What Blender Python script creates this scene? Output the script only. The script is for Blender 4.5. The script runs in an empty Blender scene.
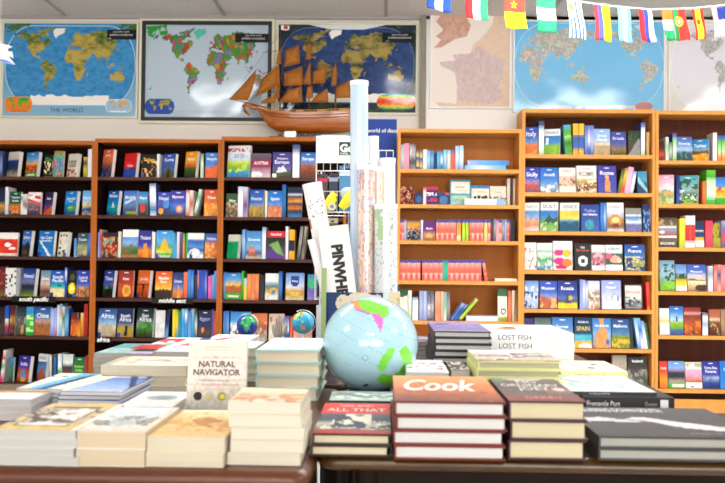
import bpy, math, random
import numpy as np
from mathutils import Vector, Matrix

random.seed(7)
C = bpy.context.scene.collection
SC = bpy.context.scene
R = math.radians

# ------------------------------------------------------------------ camera
F = 930.0
HC = 1.025
YAW, PITCH, ROLL = R(1.45), R(1.25), R(0.6)
CAMROT = Matrix.Rotation(YAW, 3, 'Z') @ Matrix.Rotation(R(90) + PITCH, 3, 'X') @ Matrix.Rotation(ROLL, 3, 'Z')
cd = bpy.data.cameras.new('camera')
cam = bpy.data.objects.new('camera', cd)
C.objects.link(cam)
cam.matrix_world = Matrix.Translation((0, 0, HC)) @ CAMROT.to_4x4()
cd.sensor_width = 36.0
cd.lens = 36.0 * F / 725.0
cd.clip_start = 0.05
cd.dof.use_dof = True
cd.dof.focus_distance = 3.1
cd.dof.aperture_fstop = 8.0
SC.camera = cam

# ------------------------------------------------------------------ light and exposure
w = bpy.data.worlds.new('world')
SC.world = w
w.use_nodes = True
bg = w.node_tree.nodes['Background']
bg.inputs[0].default_value = (0.92, 0.96, 1.0, 1)
bg.inputs[1].default_value = 0.22

def area(name, loc, target, sx, sy, power, col=(1, 1, 1)):
    l = bpy.data.lights.new(name, 'AREA')
    l.shape = 'RECTANGLE'
    l.size, l.size_y = sx, sy
    l.energy = power
    l.color = col
    o = bpy.data.objects.new(name, l)
    C.objects.link(o)
    o.location = loc
    o.rotation_euler = (Vector(target) - Vector(loc)).to_track_quat('-Z', 'Y').to_euler()
    return o
area('window_light', (3.0, -8.2, 1.9), (0.9, 6.0, 1.1), 5.0, 2.2, 520, (1.0, 0.985, 0.96))
area('shopfront_light', (-2.6, -8.2, 1.8), (-1.0, 6.0, 1.1), 4.0, 2.0, 230, (1.0, 0.98, 0.95))

SC.view_settings.view_transform = 'Standard'
SC.view_settings.look = 'None'
SC.view_settings.gamma = 1.0
SC.view_settings.use_curve_mapping = False
SC.view_settings.exposure = 0.1

# ------------------------------------------------------------------ helpers
def ray(px, py):
    return CAMROT @ Vector(((px - 362.5) / F, (241.5 - py) / F, -1.0))

def at(px, py, Y):
    d = ray(px, py)
    t = Y / d.y
    return Vector((d.x * t, Y, HC + d.z * t))

def on_z(px, py, Z):
    d = ray(px, py)
    t = (Z - HC) / d.z
    return Vector((d.x * t, d.y * t, Z))

def lin(c):
    return c / 12.92 if c <= 0.04045 else ((c + 0.055) / 1.055) ** 2.4

def H(h):
    h = h.lstrip('#')
    return tuple(lin(int(h[i:i + 2], 16) / 255.0) for i in (0, 2, 4))

def mat(name, base=None, rough=0.5, attr=False, coat=0.0, noise=None, spec=0.5, metal=0.0, emit=None, estr=0.0, trans=0.0, bump=None, alpha=1.0):
    m = bpy.data.materials.new(name)
    m.use_nodes = True
    nt = m.node_tree
    b = nt.nodes['Principled BSDF']
    b.inputs['Roughness'].default_value = rough
    b.inputs['Specular IOR Level'].default_value = spec
    b.inputs['Metallic'].default_value = metal
    b.inputs['Coat Weight'].default_value = coat
    b.inputs['Coat Roughness'].default_value = 0.08
    if trans:
        b.inputs['Transmission Weight'].default_value = trans
    col = None
    if attr:
        a = nt.nodes.new('ShaderNodeAttribute')
        a.attribute_name = 'Col'
        col = a.outputs['Color']
    else:
        b.inputs['Base Color'].default_value = (*H(base), 1)
    if noise:
        # noise = (scale xyz, amount): mottled pattern fixed in the object's own space
        tc = nt.nodes.new('ShaderNodeTexCoord')
        mp = nt.nodes.new('ShaderNodeMapping')
        mp.inputs['Scale'].default_value = noise[0]
        nz = nt.nodes.new('ShaderNodeTexNoise')
        nz.inputs['Scale'].default_value = 1.0
        nz.inputs['Detail'].default_value = 5.0
        nt.links.new(tc.outputs['Object'], mp.inputs['Vector'])
        nt.links.new(mp.outputs['Vector'], nz.inputs['Vector'])
        rp = nt.nodes.new('ShaderNodeMapRange')
        rp.inputs['From Min'].default_value = 0.3
        rp.inputs['From Max'].default_value = 0.7
        rp.inputs['To Min'].default_value = 1.0 - noise[1]
        rp.inputs['To Max'].default_value = 1.0 + noise[1] * 0.5
        nt.links.new(nz.outputs['Fac'], rp.inputs['Value'])
        mx = nt.nodes.new('ShaderNodeMix')
        mx.data_type = 'RGBA'
        mx.blend_type = 'MULTIPLY'
        mx.inputs['Factor'].default_value = 1.0
        if col is None:
            mx.inputs['A'].default_value = (*H(base), 1)
        else:
            nt.links.new(col, mx.inputs['A'])
        nt.links.new(rp.outputs['Result'], mx.inputs['B'])
        col = mx.outputs['Result']
    if col is not None:
        nt.links.new(col, b.inputs['Base Color'])
    if bump:
        tc = nt.nodes.new('ShaderNodeTexCoord')
        nz = nt.nodes.new('ShaderNodeTexNoise')
        nz.inputs['Scale'].default_value = bump[0]
        nt.links.new(tc.outputs['Object'], nz.inputs['Vector'])
        bp = nt.nodes.new('ShaderNodeBump')
        bp.inputs['Strength'].default_value = bump[1]
        bp.inputs['Distance'].default_value = bump[2]
        nt.links.new(nz.outputs['Fac'], bp.inputs['Height'])
        nt.links.new(bp.outputs['Normal'], b.inputs['Normal'])
    if emit:
        b.inputs['Emission Color'].default_value = (*H(emit), 1)
        b.inputs['Emission Strength'].default_value = estr
    return m

M = {
    'print': mat('printed_card', rough=0.42, attr=True, spec=0.22),
    'gloss': mat('glossy_print', rough=0.09, attr=True, spec=0.5, bump=(2.2, 0.25, 0.05)),
    'laminate': mat('laminated_map', rough=0.1, attr=True, spec=0.5, bump=(1.6, 0.3, 0.06)),
    'pages': mat('page_edges', rough=0.9, attr=True, noise=((3, 900, 3), 0.10), spec=0.1),
    'paint': mat('painted', rough=0.55, attr=True),
    'cloth': mat('flag_cloth', rough=0.8, attr=True, spec=0.1),
    'wood_light': mat('birch_veneer', 'e69e4c', 0.5, noise=((14, 14, 1.2), 0.12), spec=0.25),
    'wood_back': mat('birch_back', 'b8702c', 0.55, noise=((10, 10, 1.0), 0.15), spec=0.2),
    'wood_backdark': mat('shaded_back', '582c1c', 0.6, noise=((20, 20, 1.5), 0.2), spec=0.15),  # brown of the tall cases' backs, with their inner shade put into the colour
    'wood_edge': mat('cherry_edge', 'b5621f', 0.5, noise=((14, 14, 1.2), 0.15), spec=0.2),
    'wood_dark': mat('shaded_dark_wood', '200d07', 0.8, noise=((14, 14, 1.2), 0.2), spec=0.12),  # dark wood, deepened further with the shade inside the bays
    'wood_shelf': mat('brown_shelf', '4e261a', 0.5, noise=((2, 14, 14), 0.2), spec=0.3),
    'table_red': mat('reddish_table_wood', '5c2c14', 0.35, noise=((3, 30, 30), 0.3)),
    'table_brown': mat('dark_table_wood', '4a3010', 0.22, noise=((5, 40, 25), 0.55)),
    'wall': mat('wall_paint', 'e6dfd4', 0.75, noise=((2, 2, 2), 0.04)),
    'white': mat('white_paint', 'f0eeea', 0.5),
    'strip': mat('taupe_trim', '8d8271', 0.6),
    'black': mat('black_frame', '0c1614', 0.5),
    'cream_frame': mat('cream_frame', 'd8d4bc', 0.45),
    'tile': mat('ceiling_tile', 'd6d0cc', 0.9, noise=((40, 40, 40), 0.08)),
    'tbar': mat('ceiling_grid', 'a49c9a', 0.6),
    'floor': mat('floor_vinyl', 'cfcfcb', 0.5, noise=((4, 4, 4), 0.06)),
    'lamp': mat('lamp_diffuser', 'ffffff', 0.5, emit='ffffff', estr=24.0),
    'metal': mat('steel_wire', 'c9c9c6', 0.3, metal=1.0),
    'ship': mat('ship_wood', 'a85812', 0.3, coat=0.4, noise=((12, 30, 60), 0.3)),
    'ship_dark': mat('ship_dark_wood', '4a2614', 0.4),
    'apron': mat('apron_wood', '1c0e08', 0.7, spec=0.15),
    'ship_deck': mat('ship_deck_wood', 'c88a4a', 0.45),
    'sail': mat('sail_veneer', 'a0601e', 0.55, noise=((8, 8, 70), 0.22), spec=0.2),
    'plastic': mat('shiny_vinyl', rough=0.12, attr=True, coat=0.7, bump=(9.0, 0.12, 0.02)),
    'film': mat('clear_sleeve', rough=0.2, attr=True, spec=0.6, coat=0.5),
}

class MB:
    def __init__(s):
        s.v, s.f, s.c, s.m, s.sm = [], [], [], [], []
        s.blocks = []
    def add(s, vs, fs, col=(0.8, 0.8, 0.8), mi=0, smooth=False):
        n = len(s.v)
        s.v.extend([tuple(v) for v in vs])
        for i, f in enumerate(fs):
            s.f.append(tuple(n + k for k in f))
            s.c.append(col[i] if isinstance(col, list) else col)
            s.m.append(mi)
            s.sm.append(smooth)
    def box(s, a, b, col=(0.8, 0.8, 0.8), mi=0):
        (x0, y0, z0), (x1, y1, z1) = a, b
        if x0 > x1: x0, x1 = x1, x0
        if y0 > y1: y0, y1 = y1, y0
        if z0 > z1: z0, z1 = z1, z0
        vs = [(x0, y0, z0), (x1, y0, z0), (x1, y1, z0), (x0, y1, z0), (x0, y0, z1), (x1, y0, z1), (x1, y1, z1), (x0, y1, z1)]
        s.add(vs, [(0, 3, 2, 1), (4, 5, 6, 7), (0, 1, 5, 4), (1, 2, 6, 5), (2, 3, 7, 6), (3, 0, 4, 7)], col, mi)
    def grid(s, o, ux, uy, nu, nv, cols, mi=0):
        # cols[j][i]: row 0 = top; o = top-left corner, ux to the right, uy downwards
        o, ux, uy = Vector(o), Vector(ux), Vector(uy)
        vs = [o + ux * (i / nu) + uy * (j / nv) for j in range(nv + 1) for i in range(nu + 1)]
        fs, cs = [], []
        for j in range(nv):
            for i in range(nu):
                a = j * (nu + 1) + i
                fs.append((a, a + nu + 1, a + nu + 2, a + 1))
                cs.append(tuple(float(k) for k in cols[j][i]))
        s.add(vs, fs, cs, mi)
    def tube(s, pts, r, n=8, col=(0.8, 0.8, 0.8), mi=0, cap=True):
        pts = [Vector(p) for p in pts]
        rs = r if isinstance(r, (list, tuple)) else [r] * len(pts)
        vs, fs = [], []
        for k, p in enumerate(pts):
            d = (pts[min(k + 1, len(pts) - 1)] - pts[max(k - 1, 0)]).normalized()
            a = d.cross(Vector((0, 0, 1)))
            if a.length < 1e-3: a = d.cross(Vector((1, 0, 0)))
            a.normalize()
            b = d.cross(a)
            for i in range(n):
                t = 2 * math.pi * i / n
                vs.append(p + a * (rs[k] * math.cos(t)) + b * (rs[k] * math.sin(t)))
        for k in range(len(pts) - 1):
            for i in range(n):
                j = (i + 1) % n
                fs.append((k * n + i, k * n + j, (k + 1) * n + j, (k + 1) * n + i))
        s.add(vs, fs, col, mi, True)
        if cap:
            m = len(pts) - 1
            s.add(vs[:n], [tuple(reversed(range(n)))], col, mi)
            s.add(vs[m * n:], [tuple(range(n))], col, mi)
    def ball(s, c, r, nu=16, nv=10, col=(0.8, 0.8, 0.8), mi=0, fn=None, sc=(1, 1, 1)):
        c = Vector(c)
        vs, fs, cs = [], [], []
        for j in range(nv + 1):
            th = math.pi * j / nv
            for i in range(nu):
                ph = 2 * math.pi * i / nu
                vs.append(c + Vector((sc[0] * math.sin(th) * math.cos(ph), sc[1] * math.sin(th) * math.sin(ph), sc[2] * math.cos(th))) * r)
        for j in range(nv):
            for i in range(nu):
                k = (i + 1) % nu
                q = (j * nu + i, (j + 1) * nu + i, (j + 1) * nu + k, j * nu + k)
                fs.append(q)
                if fn:
                    m = (vs[q[0]] + vs[q[1]] + vs[q[2]] + vs[q[3]]) / 4 - c
                    cs.append(fn(m.normalized()))
                else:
                    cs.append(col)
        s.add(vs, fs, cs, mi, True)
    def plate(s, pts, o, ux, uy, nrm, th, col, mi=0):
        # extruded outline; pts are (u, v) along ux and uy, front on the side nrm points to
        o, ux, uy, nrm = Vector(o), Vector(ux), Vector(uy), Vector(nrm)
        n = len(pts)
        a = [o + ux * u + uy * v for u, v in pts]
        vs = a + [p - nrm * th for p in a]
        fs = [tuple(range(n)), tuple(reversed(range(n, 2 * n)))] + [(i, (i + 1) % n, n + (i + 1) % n, n + i) for i in range(n)]
        s.add(vs, fs, col, mi)
    def text(s, body, o, ux, uy, h, col, width=None, mi=0, shear=0.0, align='C', bold=0.0):
        vs, fs, x0, x1 = glyphs(body, shear, bold)
        if not vs: return
        sx = sy = h
        if width and (x1 - x0) * h > width: sx = width / (x1 - x0)
        ox = {'C': -(x0 + x1) / 2, 'L': -x0, 'R': -x1}[align]
        o, ux, uy = Vector(o), Vector(ux), Vector(uy)
        s.add([o + ux * ((x + ox) * sx) + uy * (y * sy) for x, y in vs], fs, col, mi)
    def build(s, name, mats, parent=None, loc=None, rot=None):
        me = bpy.data.meshes.new(name)
        me.from_pydata(s.v, [], s.f)
        if not isinstance(mats, (list, tuple)): mats = [mats]
        for m in mats: me.materials.append(m)
        me.polygons.foreach_set('material_index', s.m)
        me.polygons.foreach_set('use_smooth', s.sm)
        ca = me.color_attributes.new('Col', 'FLOAT_COLOR', 'CORNER')
        lens = np.array([len(f) for f in s.f])
        cols = np.ones((len(s.f), 4), dtype=np.float32)
        cols[:, :3] = np.array(s.c, dtype=np.float32)
        ca.data.foreach_set('color', np.repeat(cols, lens, axis=0).ravel())
        me.update()
        o = bpy.data.objects.new(name, me)
        C.objects.link(o)
        if parent: o.parent = parent
        if loc is not None: o.location = loc
        if rot is not None: o.rotation_euler = rot
        return o

_gl = {}
def glyphs(body, shear, bold):
    k = (body, shear, bold)
    if k not in _gl:
        cu = bpy.data.curves.new('lettering', 'FONT')
        cu.body = body
        cu.size = 1.0
        cu.resolution_u = 3
        cu.shear = shear
        cu.offset = bold
        ob = bpy.data.objects.new('lettering', cu)
        me = ob.to_mesh()
        vs = [(v.co.x / 0.7, v.co.y / 0.7) for v in me.vertices]
        fs = [tuple(p.vertices) for p in me.polygons]
        ob.to_mesh_clear()
        bpy.data.objects.remove(ob)
        xs = [v[0] for v in vs] or [0]
        _gl[k] = (vs, fs, min(xs), max(xs))
    return _gl[k]

def tag(o, label=None, cat=None, group=None, kind=None):
    if label: o['label'] = label
    if cat: o['category'] = cat
    if group: o['group'] = group
    if kind: o['kind'] = kind
    return o

def thing(name, label, cat, loc=(0, 0, 0), rot=(0, 0, 0), group=None):
    o = bpy.data.objects.new(name, None)
    o.empty_display_size = 0.05
    C.objects.link(o)
    o.location = loc
    o.rotation_euler = rot
    return tag(o, label, cat, group)

# ------------------------------------------------------------------ value noise and printed pictures
def vnoise(x, y, seed=0):
    xi, yi = np.floor(x).astype(int), np.floor(y).astype(int)
    xf, yf = x - xi, y - yi
    def h(a, b):
        n = np.sin(a * 127.1 + b * 311.7 + seed * 74.7) * 43758.5453
        return n - np.floor(n)
    u, v = xf * xf * (3 - 2 * xf), yf * yf * (3 - 2 * yf)
    return (h(xi, yi) * (1 - u) + h(xi + 1, yi) * u) * (1 - v) + (h(xi, yi + 1) * (1 - u) + h(xi + 1, yi + 1) * u) * v

def inpoly(x, y, P):
    r = np.zeros(x.shape, bool)
    n = len(P)
    for i in range(n):
        x0, y0 = P[i]
        x1, y1 = P[(i + 1) % n]
        if y0 == y1: continue
        c = ((y0 > y) != (y1 > y)) & (x < (x1 - x0) * (y - y0) / (y1 - y0) + x0)
        r ^= c
    return r

_seed = [0]
def picture(spec, nu, nv):
    """cover picture from a short spec: 'col@v col@v ...; op args; ...'  (v runs 0 top .. 1 bottom)"""
    _seed[0] += 1
    sd = _seed[0]
    u, v = np.meshgrid((np.arange(nu) + 0.5) / nu, (np.arange(nv) + 0.5) / nv)
    ops = [o.strip() for o in spec.split(';') if o.strip()]
    st = []
    for k in ops[0].split():
        c, _, p = k.partition('@')
        st.append((float(p) if p else 0.0, H(c)))
    img = np.zeros((nv, nu, 3))
    vs = np.array([s[0] for s in st])
    for c in range(3):
        img[..., c] = np.interp(v, vs, [s[1][c] for s in st])
    texts = []
    for o in ops[1:]:
        a = o.split()
        k = a[0]
        if k == 'e':
            x, y, rx, ry = map(float, a[1:5])
            img[((u - x) / rx) ** 2 + ((v - y) / ry) ** 2 < 1] = H(a[5])
        elif k == 'r':
            x0, y0, x1, y1 = map(float, a[1:5])
            img[(u >= x0) & (u <= x1) & (v >= y0) & (v <= y1)] = H(a[5])
        elif k == 'p':
            q = list(map(float, a[2:]))
            img[inpoly(u, v, list(zip(q[::2], q[1::2])))] = H(a[1])
        elif k == 'n':       # mottling
            y0, y1, am = map(float, a[1:4])
            nz = vnoise(u * 9, v * 12, sd) * 0.6 + vnoise(u * 20, v * 26, sd + 3) * 0.4
            m = (v >= y0) & (v <= y1)
            img[m] *= (1 + (nz[m] - 0.5) * 2 * am)[:, None]
        elif k == 'b':       # blotches of a second colour
            y0, y1, th = map(float, a[1:4])
            nz = vnoise(u * 7 + 3, v * 9, sd + 11) * 0.65 + vnoise(u * 17, v * 21, sd + 5) * 0.35
            img[(v >= y0) & (v <= y1) & (nz > th)] = H(a[4])
        elif k == 'm':       # ridge line, filled below: y height colour
            y, hh = float(a[1]), float(a[2])
            rg = y - hh * (vnoise(u[0] * 4 + sd, u[0] * 0, sd) - 0.3)
            bot = float(a[4]) if len(a) > 4 else 1.0
            img[(v > rg[None, :]) & (v < bot)] = H(a[3])
        elif k == 'L':       # small maker's oval on top and corner block
            texts.append(('oval', 0.5, 0.085, 0.02, (0.9, 0.9, 0.95)))
            if len(a) > 1: img[(u < 0.24) & (v > 0.84)] = H(a[1])
        elif k == 't':
            texts.append((a[1].replace('_', ' '), 0.5, float(a[2]), float(a[3]), H(a[4]) if len(a) > 4 else (0.95, 0.95, 0.95)))
    if nu > 4:
        g = vnoise(u * nu * 0.45, v * nv * 0.45, sd + 31) - 0.5
        img = img * (1 + 0.34 * g[..., None] * (v > 0.22)[..., None])
    return np.clip(img, 0.002, 1), texts

def book_mesh(w, h, t, art, spine=None, page='efe8d8', base=None, hard=False, nu=18, nv=26, parent=None, split=True, curl=0.0, spine_text=None, texts=None, name_cover='cover'):
    """front cover on y=0 looking to -y, spine on x=0, foot on z=0"""
    img, tx = picture(art, nu, nv)
    bc = H(base) if base else tuple(img[0, 0])
    bt = 0.0026 if hard else 0.0008
    ins = 0.004 if hard else 0.0006
    c = MB()
    c.box((0, 0, 0), (w, bt, h), bc)
    c.box((0, t - bt, 0), (w, t, h), bc)
    c.box((0, bt, 0), (bt, t - bt, h), bc)
    e = 0.0004
    c.grid((0, -e, h), (w, 0, 0), (0, 0, -h), nu, nv, img)
    for b, x, y, s, col in tx:
        if b == 'oval':
            pts = [(x * w + math.cos(k * math.pi / 4) * w * 0.16, (1 - y) * h + math.sin(k * math.pi / 4) * h * 0.018) for k in range(8)]
            c.add([(p[0], -2 * e, p[1]) for p in pts], [tuple(range(8))], col)
        else:
            c.text(b, (x * w, -2 * e, (1 - y) * h - s * h * 0.45), (1, 0, 0), (0, 0, 1), s * h * 0.86, col, width=w * 0.76, bold=0.015)
    if spine:
        si, _ = picture(spine, 2, 14)
        c.grid((-e, t, h), (0, -t, 0), (0, 0, -h), 2, 14, si)
    if spine_text:
        for body, zc, hh, col, wd in spine_text:
            c.text(body, (-2 * e, t * 0.5 + hh * t * 0.5, h - zc * h), (0, 0, -1), (0, -1, 0), hh * t, H(col), width=wd * h, align='L')
    p = MB()
    p.box((bt, bt, ins), (w - ins, t - bt, h - ins), tuple(k * 0.80 for k in H(page)))
    if split:
        a = c.build(name_cover, M['print'], parent)
        b = p.build('pages', M['pages'], parent)
        return a, b
    n = len(c.v)
    c.v += p.v
    c.f += [tuple(n + k for k in f) for f in p.f]
    c.c += p.c
    c.m += [1] * len(p.f)
    c.sm += p.sm
    return c

ORD = ['', 'first', 'second', 'third', 'fourth', 'fifth', 'sixth', 'seventh', 'eighth', 'ninth', 'tenth', 'eleventh', 'twelfth', 'thirteenth', 'fourteenth', 'fifteenth', 'sixteenth', 'seventeenth', 'eighteenth', 'nineteenth', 'twentieth'] + ['twenty-' + x for x in ('first', 'second', 'third', 'fourth', 'fifth', 'sixth', 'seventh', 'eighth', 'ninth')] + ['thirtieth'] + ['thirty-' + x for x in ('first', 'second', 'third', 'fourth', 'fifth', 'sixth', 'seventh', 'eighth', 'ninth')] + ['fortieth']

# ------------------------------------------------------------------ the room
WALL = 6.90
CEIL = at(386, 17.5, WALL).z
def struct(name, mb, m):
    return tag(mb.build(name, m), kind='structure')
b = MB(); b.box((-5.2, WALL, 0), (0.215, WALL + 0.1, CEIL)); b.box((0.215, WALL, 0), (5.2, WALL + 0.1, CEIL)); struct('wall_back', b, M['wall'])
b = MB(); b.box((-5.2, -8.0, -0.1), (5.2, WALL + 0.1, 0)); struct('floor', b, M['floor'])
b = MB(); b.box((-5.2, -8.0, CEIL + 0.004), (5.2, WALL + 0.1, CEIL + 0.1)); struct('ceiling', b, M['tile'])
b = MB(); b.box((-5.3, 2.0, 0), (-5.2, WALL + 0.1, CEIL)); struct('wall_left', b, M['wall'])
b = MB(); b.box((5.2, 2.0, 0), (5.3, WALL + 0.1, CEIL)); struct('wall_right', b, M['wall'])
# ceiling grid
gx = [at(386, 17, WALL).x + k * 1.20 for k in range(-4, 5)]
b = MB()
for x in gx:
    b.box((x - 0.012, -7.9, CEIL - 0.006), (x + 0.012, WALL, CEIL + 0.004))
for k in range(12):
    y = WALL - 0.62 - k * 1.22
    b.box((-5.2, y - 0.012, CEIL - 0.0055), (5.2, y + 0.012, CEIL + 0.0035))
b.box((-5.2, WALL - 0.03, CEIL - 0.02), (5.2, WALL, CEIL + 0.004))
struct('trim_1', b, M['tbar'])
def wallrect(x0, y0, x1, y1, Y):
    a, c2 = at(x0, y1, Y), at(x1, y0, Y)
    a2, c3 = at(x0, y0, Y), at(x1, y1, Y)
    return (a.x + a2.x) / 2, (c2.x + c3.x) / 2, (a.z + c3.z) / 2, (c2.z + a2.z) / 2   # x0,x1,z0,z1
# ceiling luminaires (their reflections lie on the glazed maps)
for i, (lx, ly) in enumerate([(-1.62, 3.35), (0.62, 3.9), (2.05, 3.3), (-3.2, 0.6), (0.0, -1.8), (3.2, 0.6), (3.9, 3.4)]):
    t = thing('ceiling_light', '', 'light', (lx, ly, CEIL - 0.006), group='ceiling lights')
    lab = ['ceiling light panel above the left side of the shop, facing the framed maps', 'ceiling light panel over the middle of the shop, in front of the pale blue map', 'ceiling light panel over the right of the shop near the flags', 'ceiling light panel far to the left of the book tables', 'ceiling light panel near the shop front, before the book tables', 'ceiling light panel far to the right of the book tables', 'ceiling light panel at the far right, in front of the right bookcases'][i]
    tag(t, lab)
    f = MB()
    for q in ((-0.6, -0.3, 0.6, -0.28), (-0.6, 0.28, 0.6, 0.3), (-0.6, -0.28, -0.58, 0.28), (0.58, -0.28, 0.6, 0.28)):
        f.box((q[0], q[1], -0.02), (q[2], q[3], 0))
    f.build('frame', M['white'], t)
    f = MB(); f.box((-0.58, -0.28, -0.014), (0.58, 0.28, -0.004)); f.build('diffuser', M['lamp'], t)
b = MB()
x0, x1, z0, z1 = wallrect(420.5, 15, 425.5, 133, WALL - 0.04)
b.box((x0, WALL - 0.05, 0), (x1, WALL, CEIL)); struct('trim_2', b, M['strip'])
# white display board carrying the maps on the right
b = MB()
x0, x1, z0, z1 = wallrect(426, 22, 760, 135, WALL - 0.03)
b.box((x0, WALL - 0.03, 0.9), (x1 + 0.4, WALL, at(600, 17, WALL).z)); struct('trim_3', b, M['white'])
# ------------------------------------------------------------------ world maps
LAND = {
 'na': [(-168,66),(-156,71),(-128,70),(-110,68),(-95,72),(-82,70),(-80,62),(-94,60),(-93,57),(-80,52),(-78,60),(-68,60),(-56,52),(-65,46),(-70,42),(-76,36),(-81,30),(-80,25),(-84,30),(-97,27),(-97,19),(-90,21),(-87,16),(-83,9),(-78,8),(-88,13),(-105,20),(-113,31),(-118,34),(-124,40),(-124,48),(-135,58),(-150,60),(-165,55),(-158,59),(-165,62)],
 'arc': [(-120,73),(-100,78),(-70,83),(-62,80),(-80,73),(-66,66),(-75,64),(-88,70)],
 'gl': [(-55,82),(-20,82),(-20,72),(-40,65),(-45,60),(-53,67),(-60,76)],
 'sa': [(-78,9),(-72,12),(-60,9),(-50,1),(-35,-6),(-39,-15),(-41,-22),(-48,-27),(-57,-36),(-64,-41),(-67,-48),(-70,-55),(-75,-50),(-72,-35),(-70,-18),(-81,-5)],
 'af': [(-17,15),(-10,29),(-5,36),(10,37),(20,32),(33,31),(43,12),(51,12),(40,-4),(40,-16),(32,-28),(26,-34),(18,-34),(12,-17),(9,0),(5,5),(-8,5)],
 'mad': [(44,-16),(50,-14),(47,-25),(44,-24)],
 'eu': [(-10,37),(-9,43),(-2,44),(2,51),(9,55),(12,56),(5,59),(5,62),(15,69),(28,71),(40,67),(45,68),(60,69),(72,73),(100,77),(115,74),(140,73),(180,69),(178,63),(163,60),(160,52),(155,60),(140,58),(135,52),(140,47),(130,42),(129,35),(126,38),(121,39),(122,31),(115,23),(108,20),(109,12),(104,9),(100,13),(103,1),(98,9),(94,17),(89,22),(80,15),(77,8),(72,20),(66,25),(57,26),(50,30),(57,24),(59,22),(52,16),(44,13),(38,22),(34,29),(36,36),(27,37),(22,37),(19,42),(13,45),(18,40),(16,38),(9,44),(3,42),(-2,37)],
 'gb': [(-5,50),(1,51),(-2,56),(-5,58),(-4,54)],
 'jp': [(131,32),(140,35),(142,43),(145,44),(140,41),(136,36)],
 'bo': [(109,1),(117,7),(119,3),(116,-4),(110,-3)],
 'su': [(95,5),(105,-4),(115,-8),(104,-6)],
 'ng': [(132,-1),(146,-5),(150,-10),(138,-8)],
 'au': [(114,-22),(122,-18),(130,-12),(136,-12),(137,-16),(142,-11),(146,-19),(153,-27),(149,-38),(140,-38),(131,-32),(115,-34)],
 'nz': [(167,-45),(173,-41),(178,-38),(174,-42),(170,-47)],
}
def world_lonlat(u, v, lon0=0.0):
    """oval projection filling u,v in [-1,1]; returns lon, lat and inside mask"""
    lat = v * 88
    wd = 0.56 + 0.44 * np.sqrt(np.clip(1 - (np.abs(v)) ** 2.3, 0, 1))
    lon = u / wd * 180
    ins = np.abs(lon) <= 180
    lon = (lon + lon0 + 180) % 360 - 180
    return lon, lat, ins
def land_mask(lon, lat):
    lon, lat = lon + 7 * (vnoise(lon / 5, lat / 5, 1) - 0.5) + 3 * (vnoise(lon / 2, lat / 2, 4) - 0.5), lat + 6 * (vnoise(lon / 5, lat / 5, 7) - 0.5) + 2.5 * (vnoise(lon / 2, lat / 2, 9) - 0.5)
    r = np.zeros(lon.shape, bool)
    for P in LAND.values(): r |= inpoly(lon, lat, P)
    return r
def lerp(a, b, t):
    return np.array(a)[None, None, :] * (1 - t[..., None]) + np.array(b)[None, None, :] * t[..., None]
def oval(img, u, v, cx, cy, rx, ry, fn, lon0=0):
    uu, vv = (u - cx) / rx, -(v - cy) / ry
    m = (np.abs(uu) < 1) & (np.abs(vv) < 1)
    lon, lat, ins = world_lonlat(np.where(m, uu, 0), np.where(m, vv, 0), lon0)
    m &= ins
    fn(img, m, lon, lat, uu, vv)
def map_grid(nu, nv):
    u, v = np.meshgrid((np.arange(nu) + 0.5) / nu, (np.arange(nv) + 0.5) / nv)
    return u, v, np.zeros((nv, nu, 3))
def fbm(u, v, s, sd=0):
    return 0.5 * vnoise(u * s, v * s, sd) + 0.3 * vnoise(u * s * 2.3, v * s * 2.3, sd + 1) + 0.2 * vnoise(u * s * 5, v * s * 5, sd + 2)
def rim(img, m):
    e = m & ~(np.roll(m, 1, 0) & np.roll(m, -1, 0) & np.roll(m, 1, 1) & np.roll(m, -1, 1))
    return e
def black_caption(img, u, v, x0, y0, x1, y1):
    img[(u > x0) & (u < x1) & (v > y0) & (v < y1)] = H('16181c')

def physical(sea1, sea2, lows, highs, ice='f2eee6', sd=3, lon0=10, line='e8eef2'):
    def fn(img, m, lon, lat, uu, vv):
        n = fbm(uu, vv, 14, sd)
        img[m] = lerp(H(sea1), H(sea2), n)[m]
        lm = land_mask(lon, lat) & m
        img[lm] = lerp(H(lows), H(highs), np.clip((fbm(uu, vv, 9, sd + 7) - 0.25) * 2 + np.exp(-((np.abs(lat) - 24) / 13) ** 2) * 0.45, 0, 1))[lm]
        im = m & ((lat < -70 + 6 * vnoise(lon / 14, lat * 0, 5)) & (np.abs(uu) < 0.6) | inpoly(lon, lat, LAND['gl']))
        img[im] = H(ice)
        img[rim(img, m)] = H(line)
    return fn
COUNTRY = [H(x) for x in ('b8582c', '4a8a34', '84709c', '2f8a60', 'b8883c', 'a04834', '5c9440', '5c8c38')]
def political(sea, seed=0, pal=COUNTRY, size=13.0, line='b8c8d8', graticule=None):
    def fn(img, m, lon, lat, uu, vv):
        img[m] = H(sea)
        jx = np.round((lon + 9 * vnoise(lon / 8, lat / 8, 2)) / size) ; jy = np.round((lat + 9 * vnoise(lon / 7, lat / 9, 9)) / size)
        k = (np.abs(np.sin(jx * 12.9 + jy * 78.2 + seed) * 4375.5) % 1 * len(pal)).astype(int) % len(pal)
        lm = land_mask(lon, lat) & m
        img[lm] = (np.array(pal)[k] * (0.8 + 0.4 * vnoise(lon / 2.5, lat / 2.5, 3))[..., None])[lm]
        bd = lm & ((k != np.roll(k, 1, 0)) | (k != np.roll(k, 1, 1)))
        img[bd] *= 0.72
        img[m & inpoly(lon, lat, LAND['gl'])] = H('4fc0a8') if pal is COUNTRY else H('e0e0dc')
        img[rim(img, m)] = H(line)
    return fn

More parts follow.
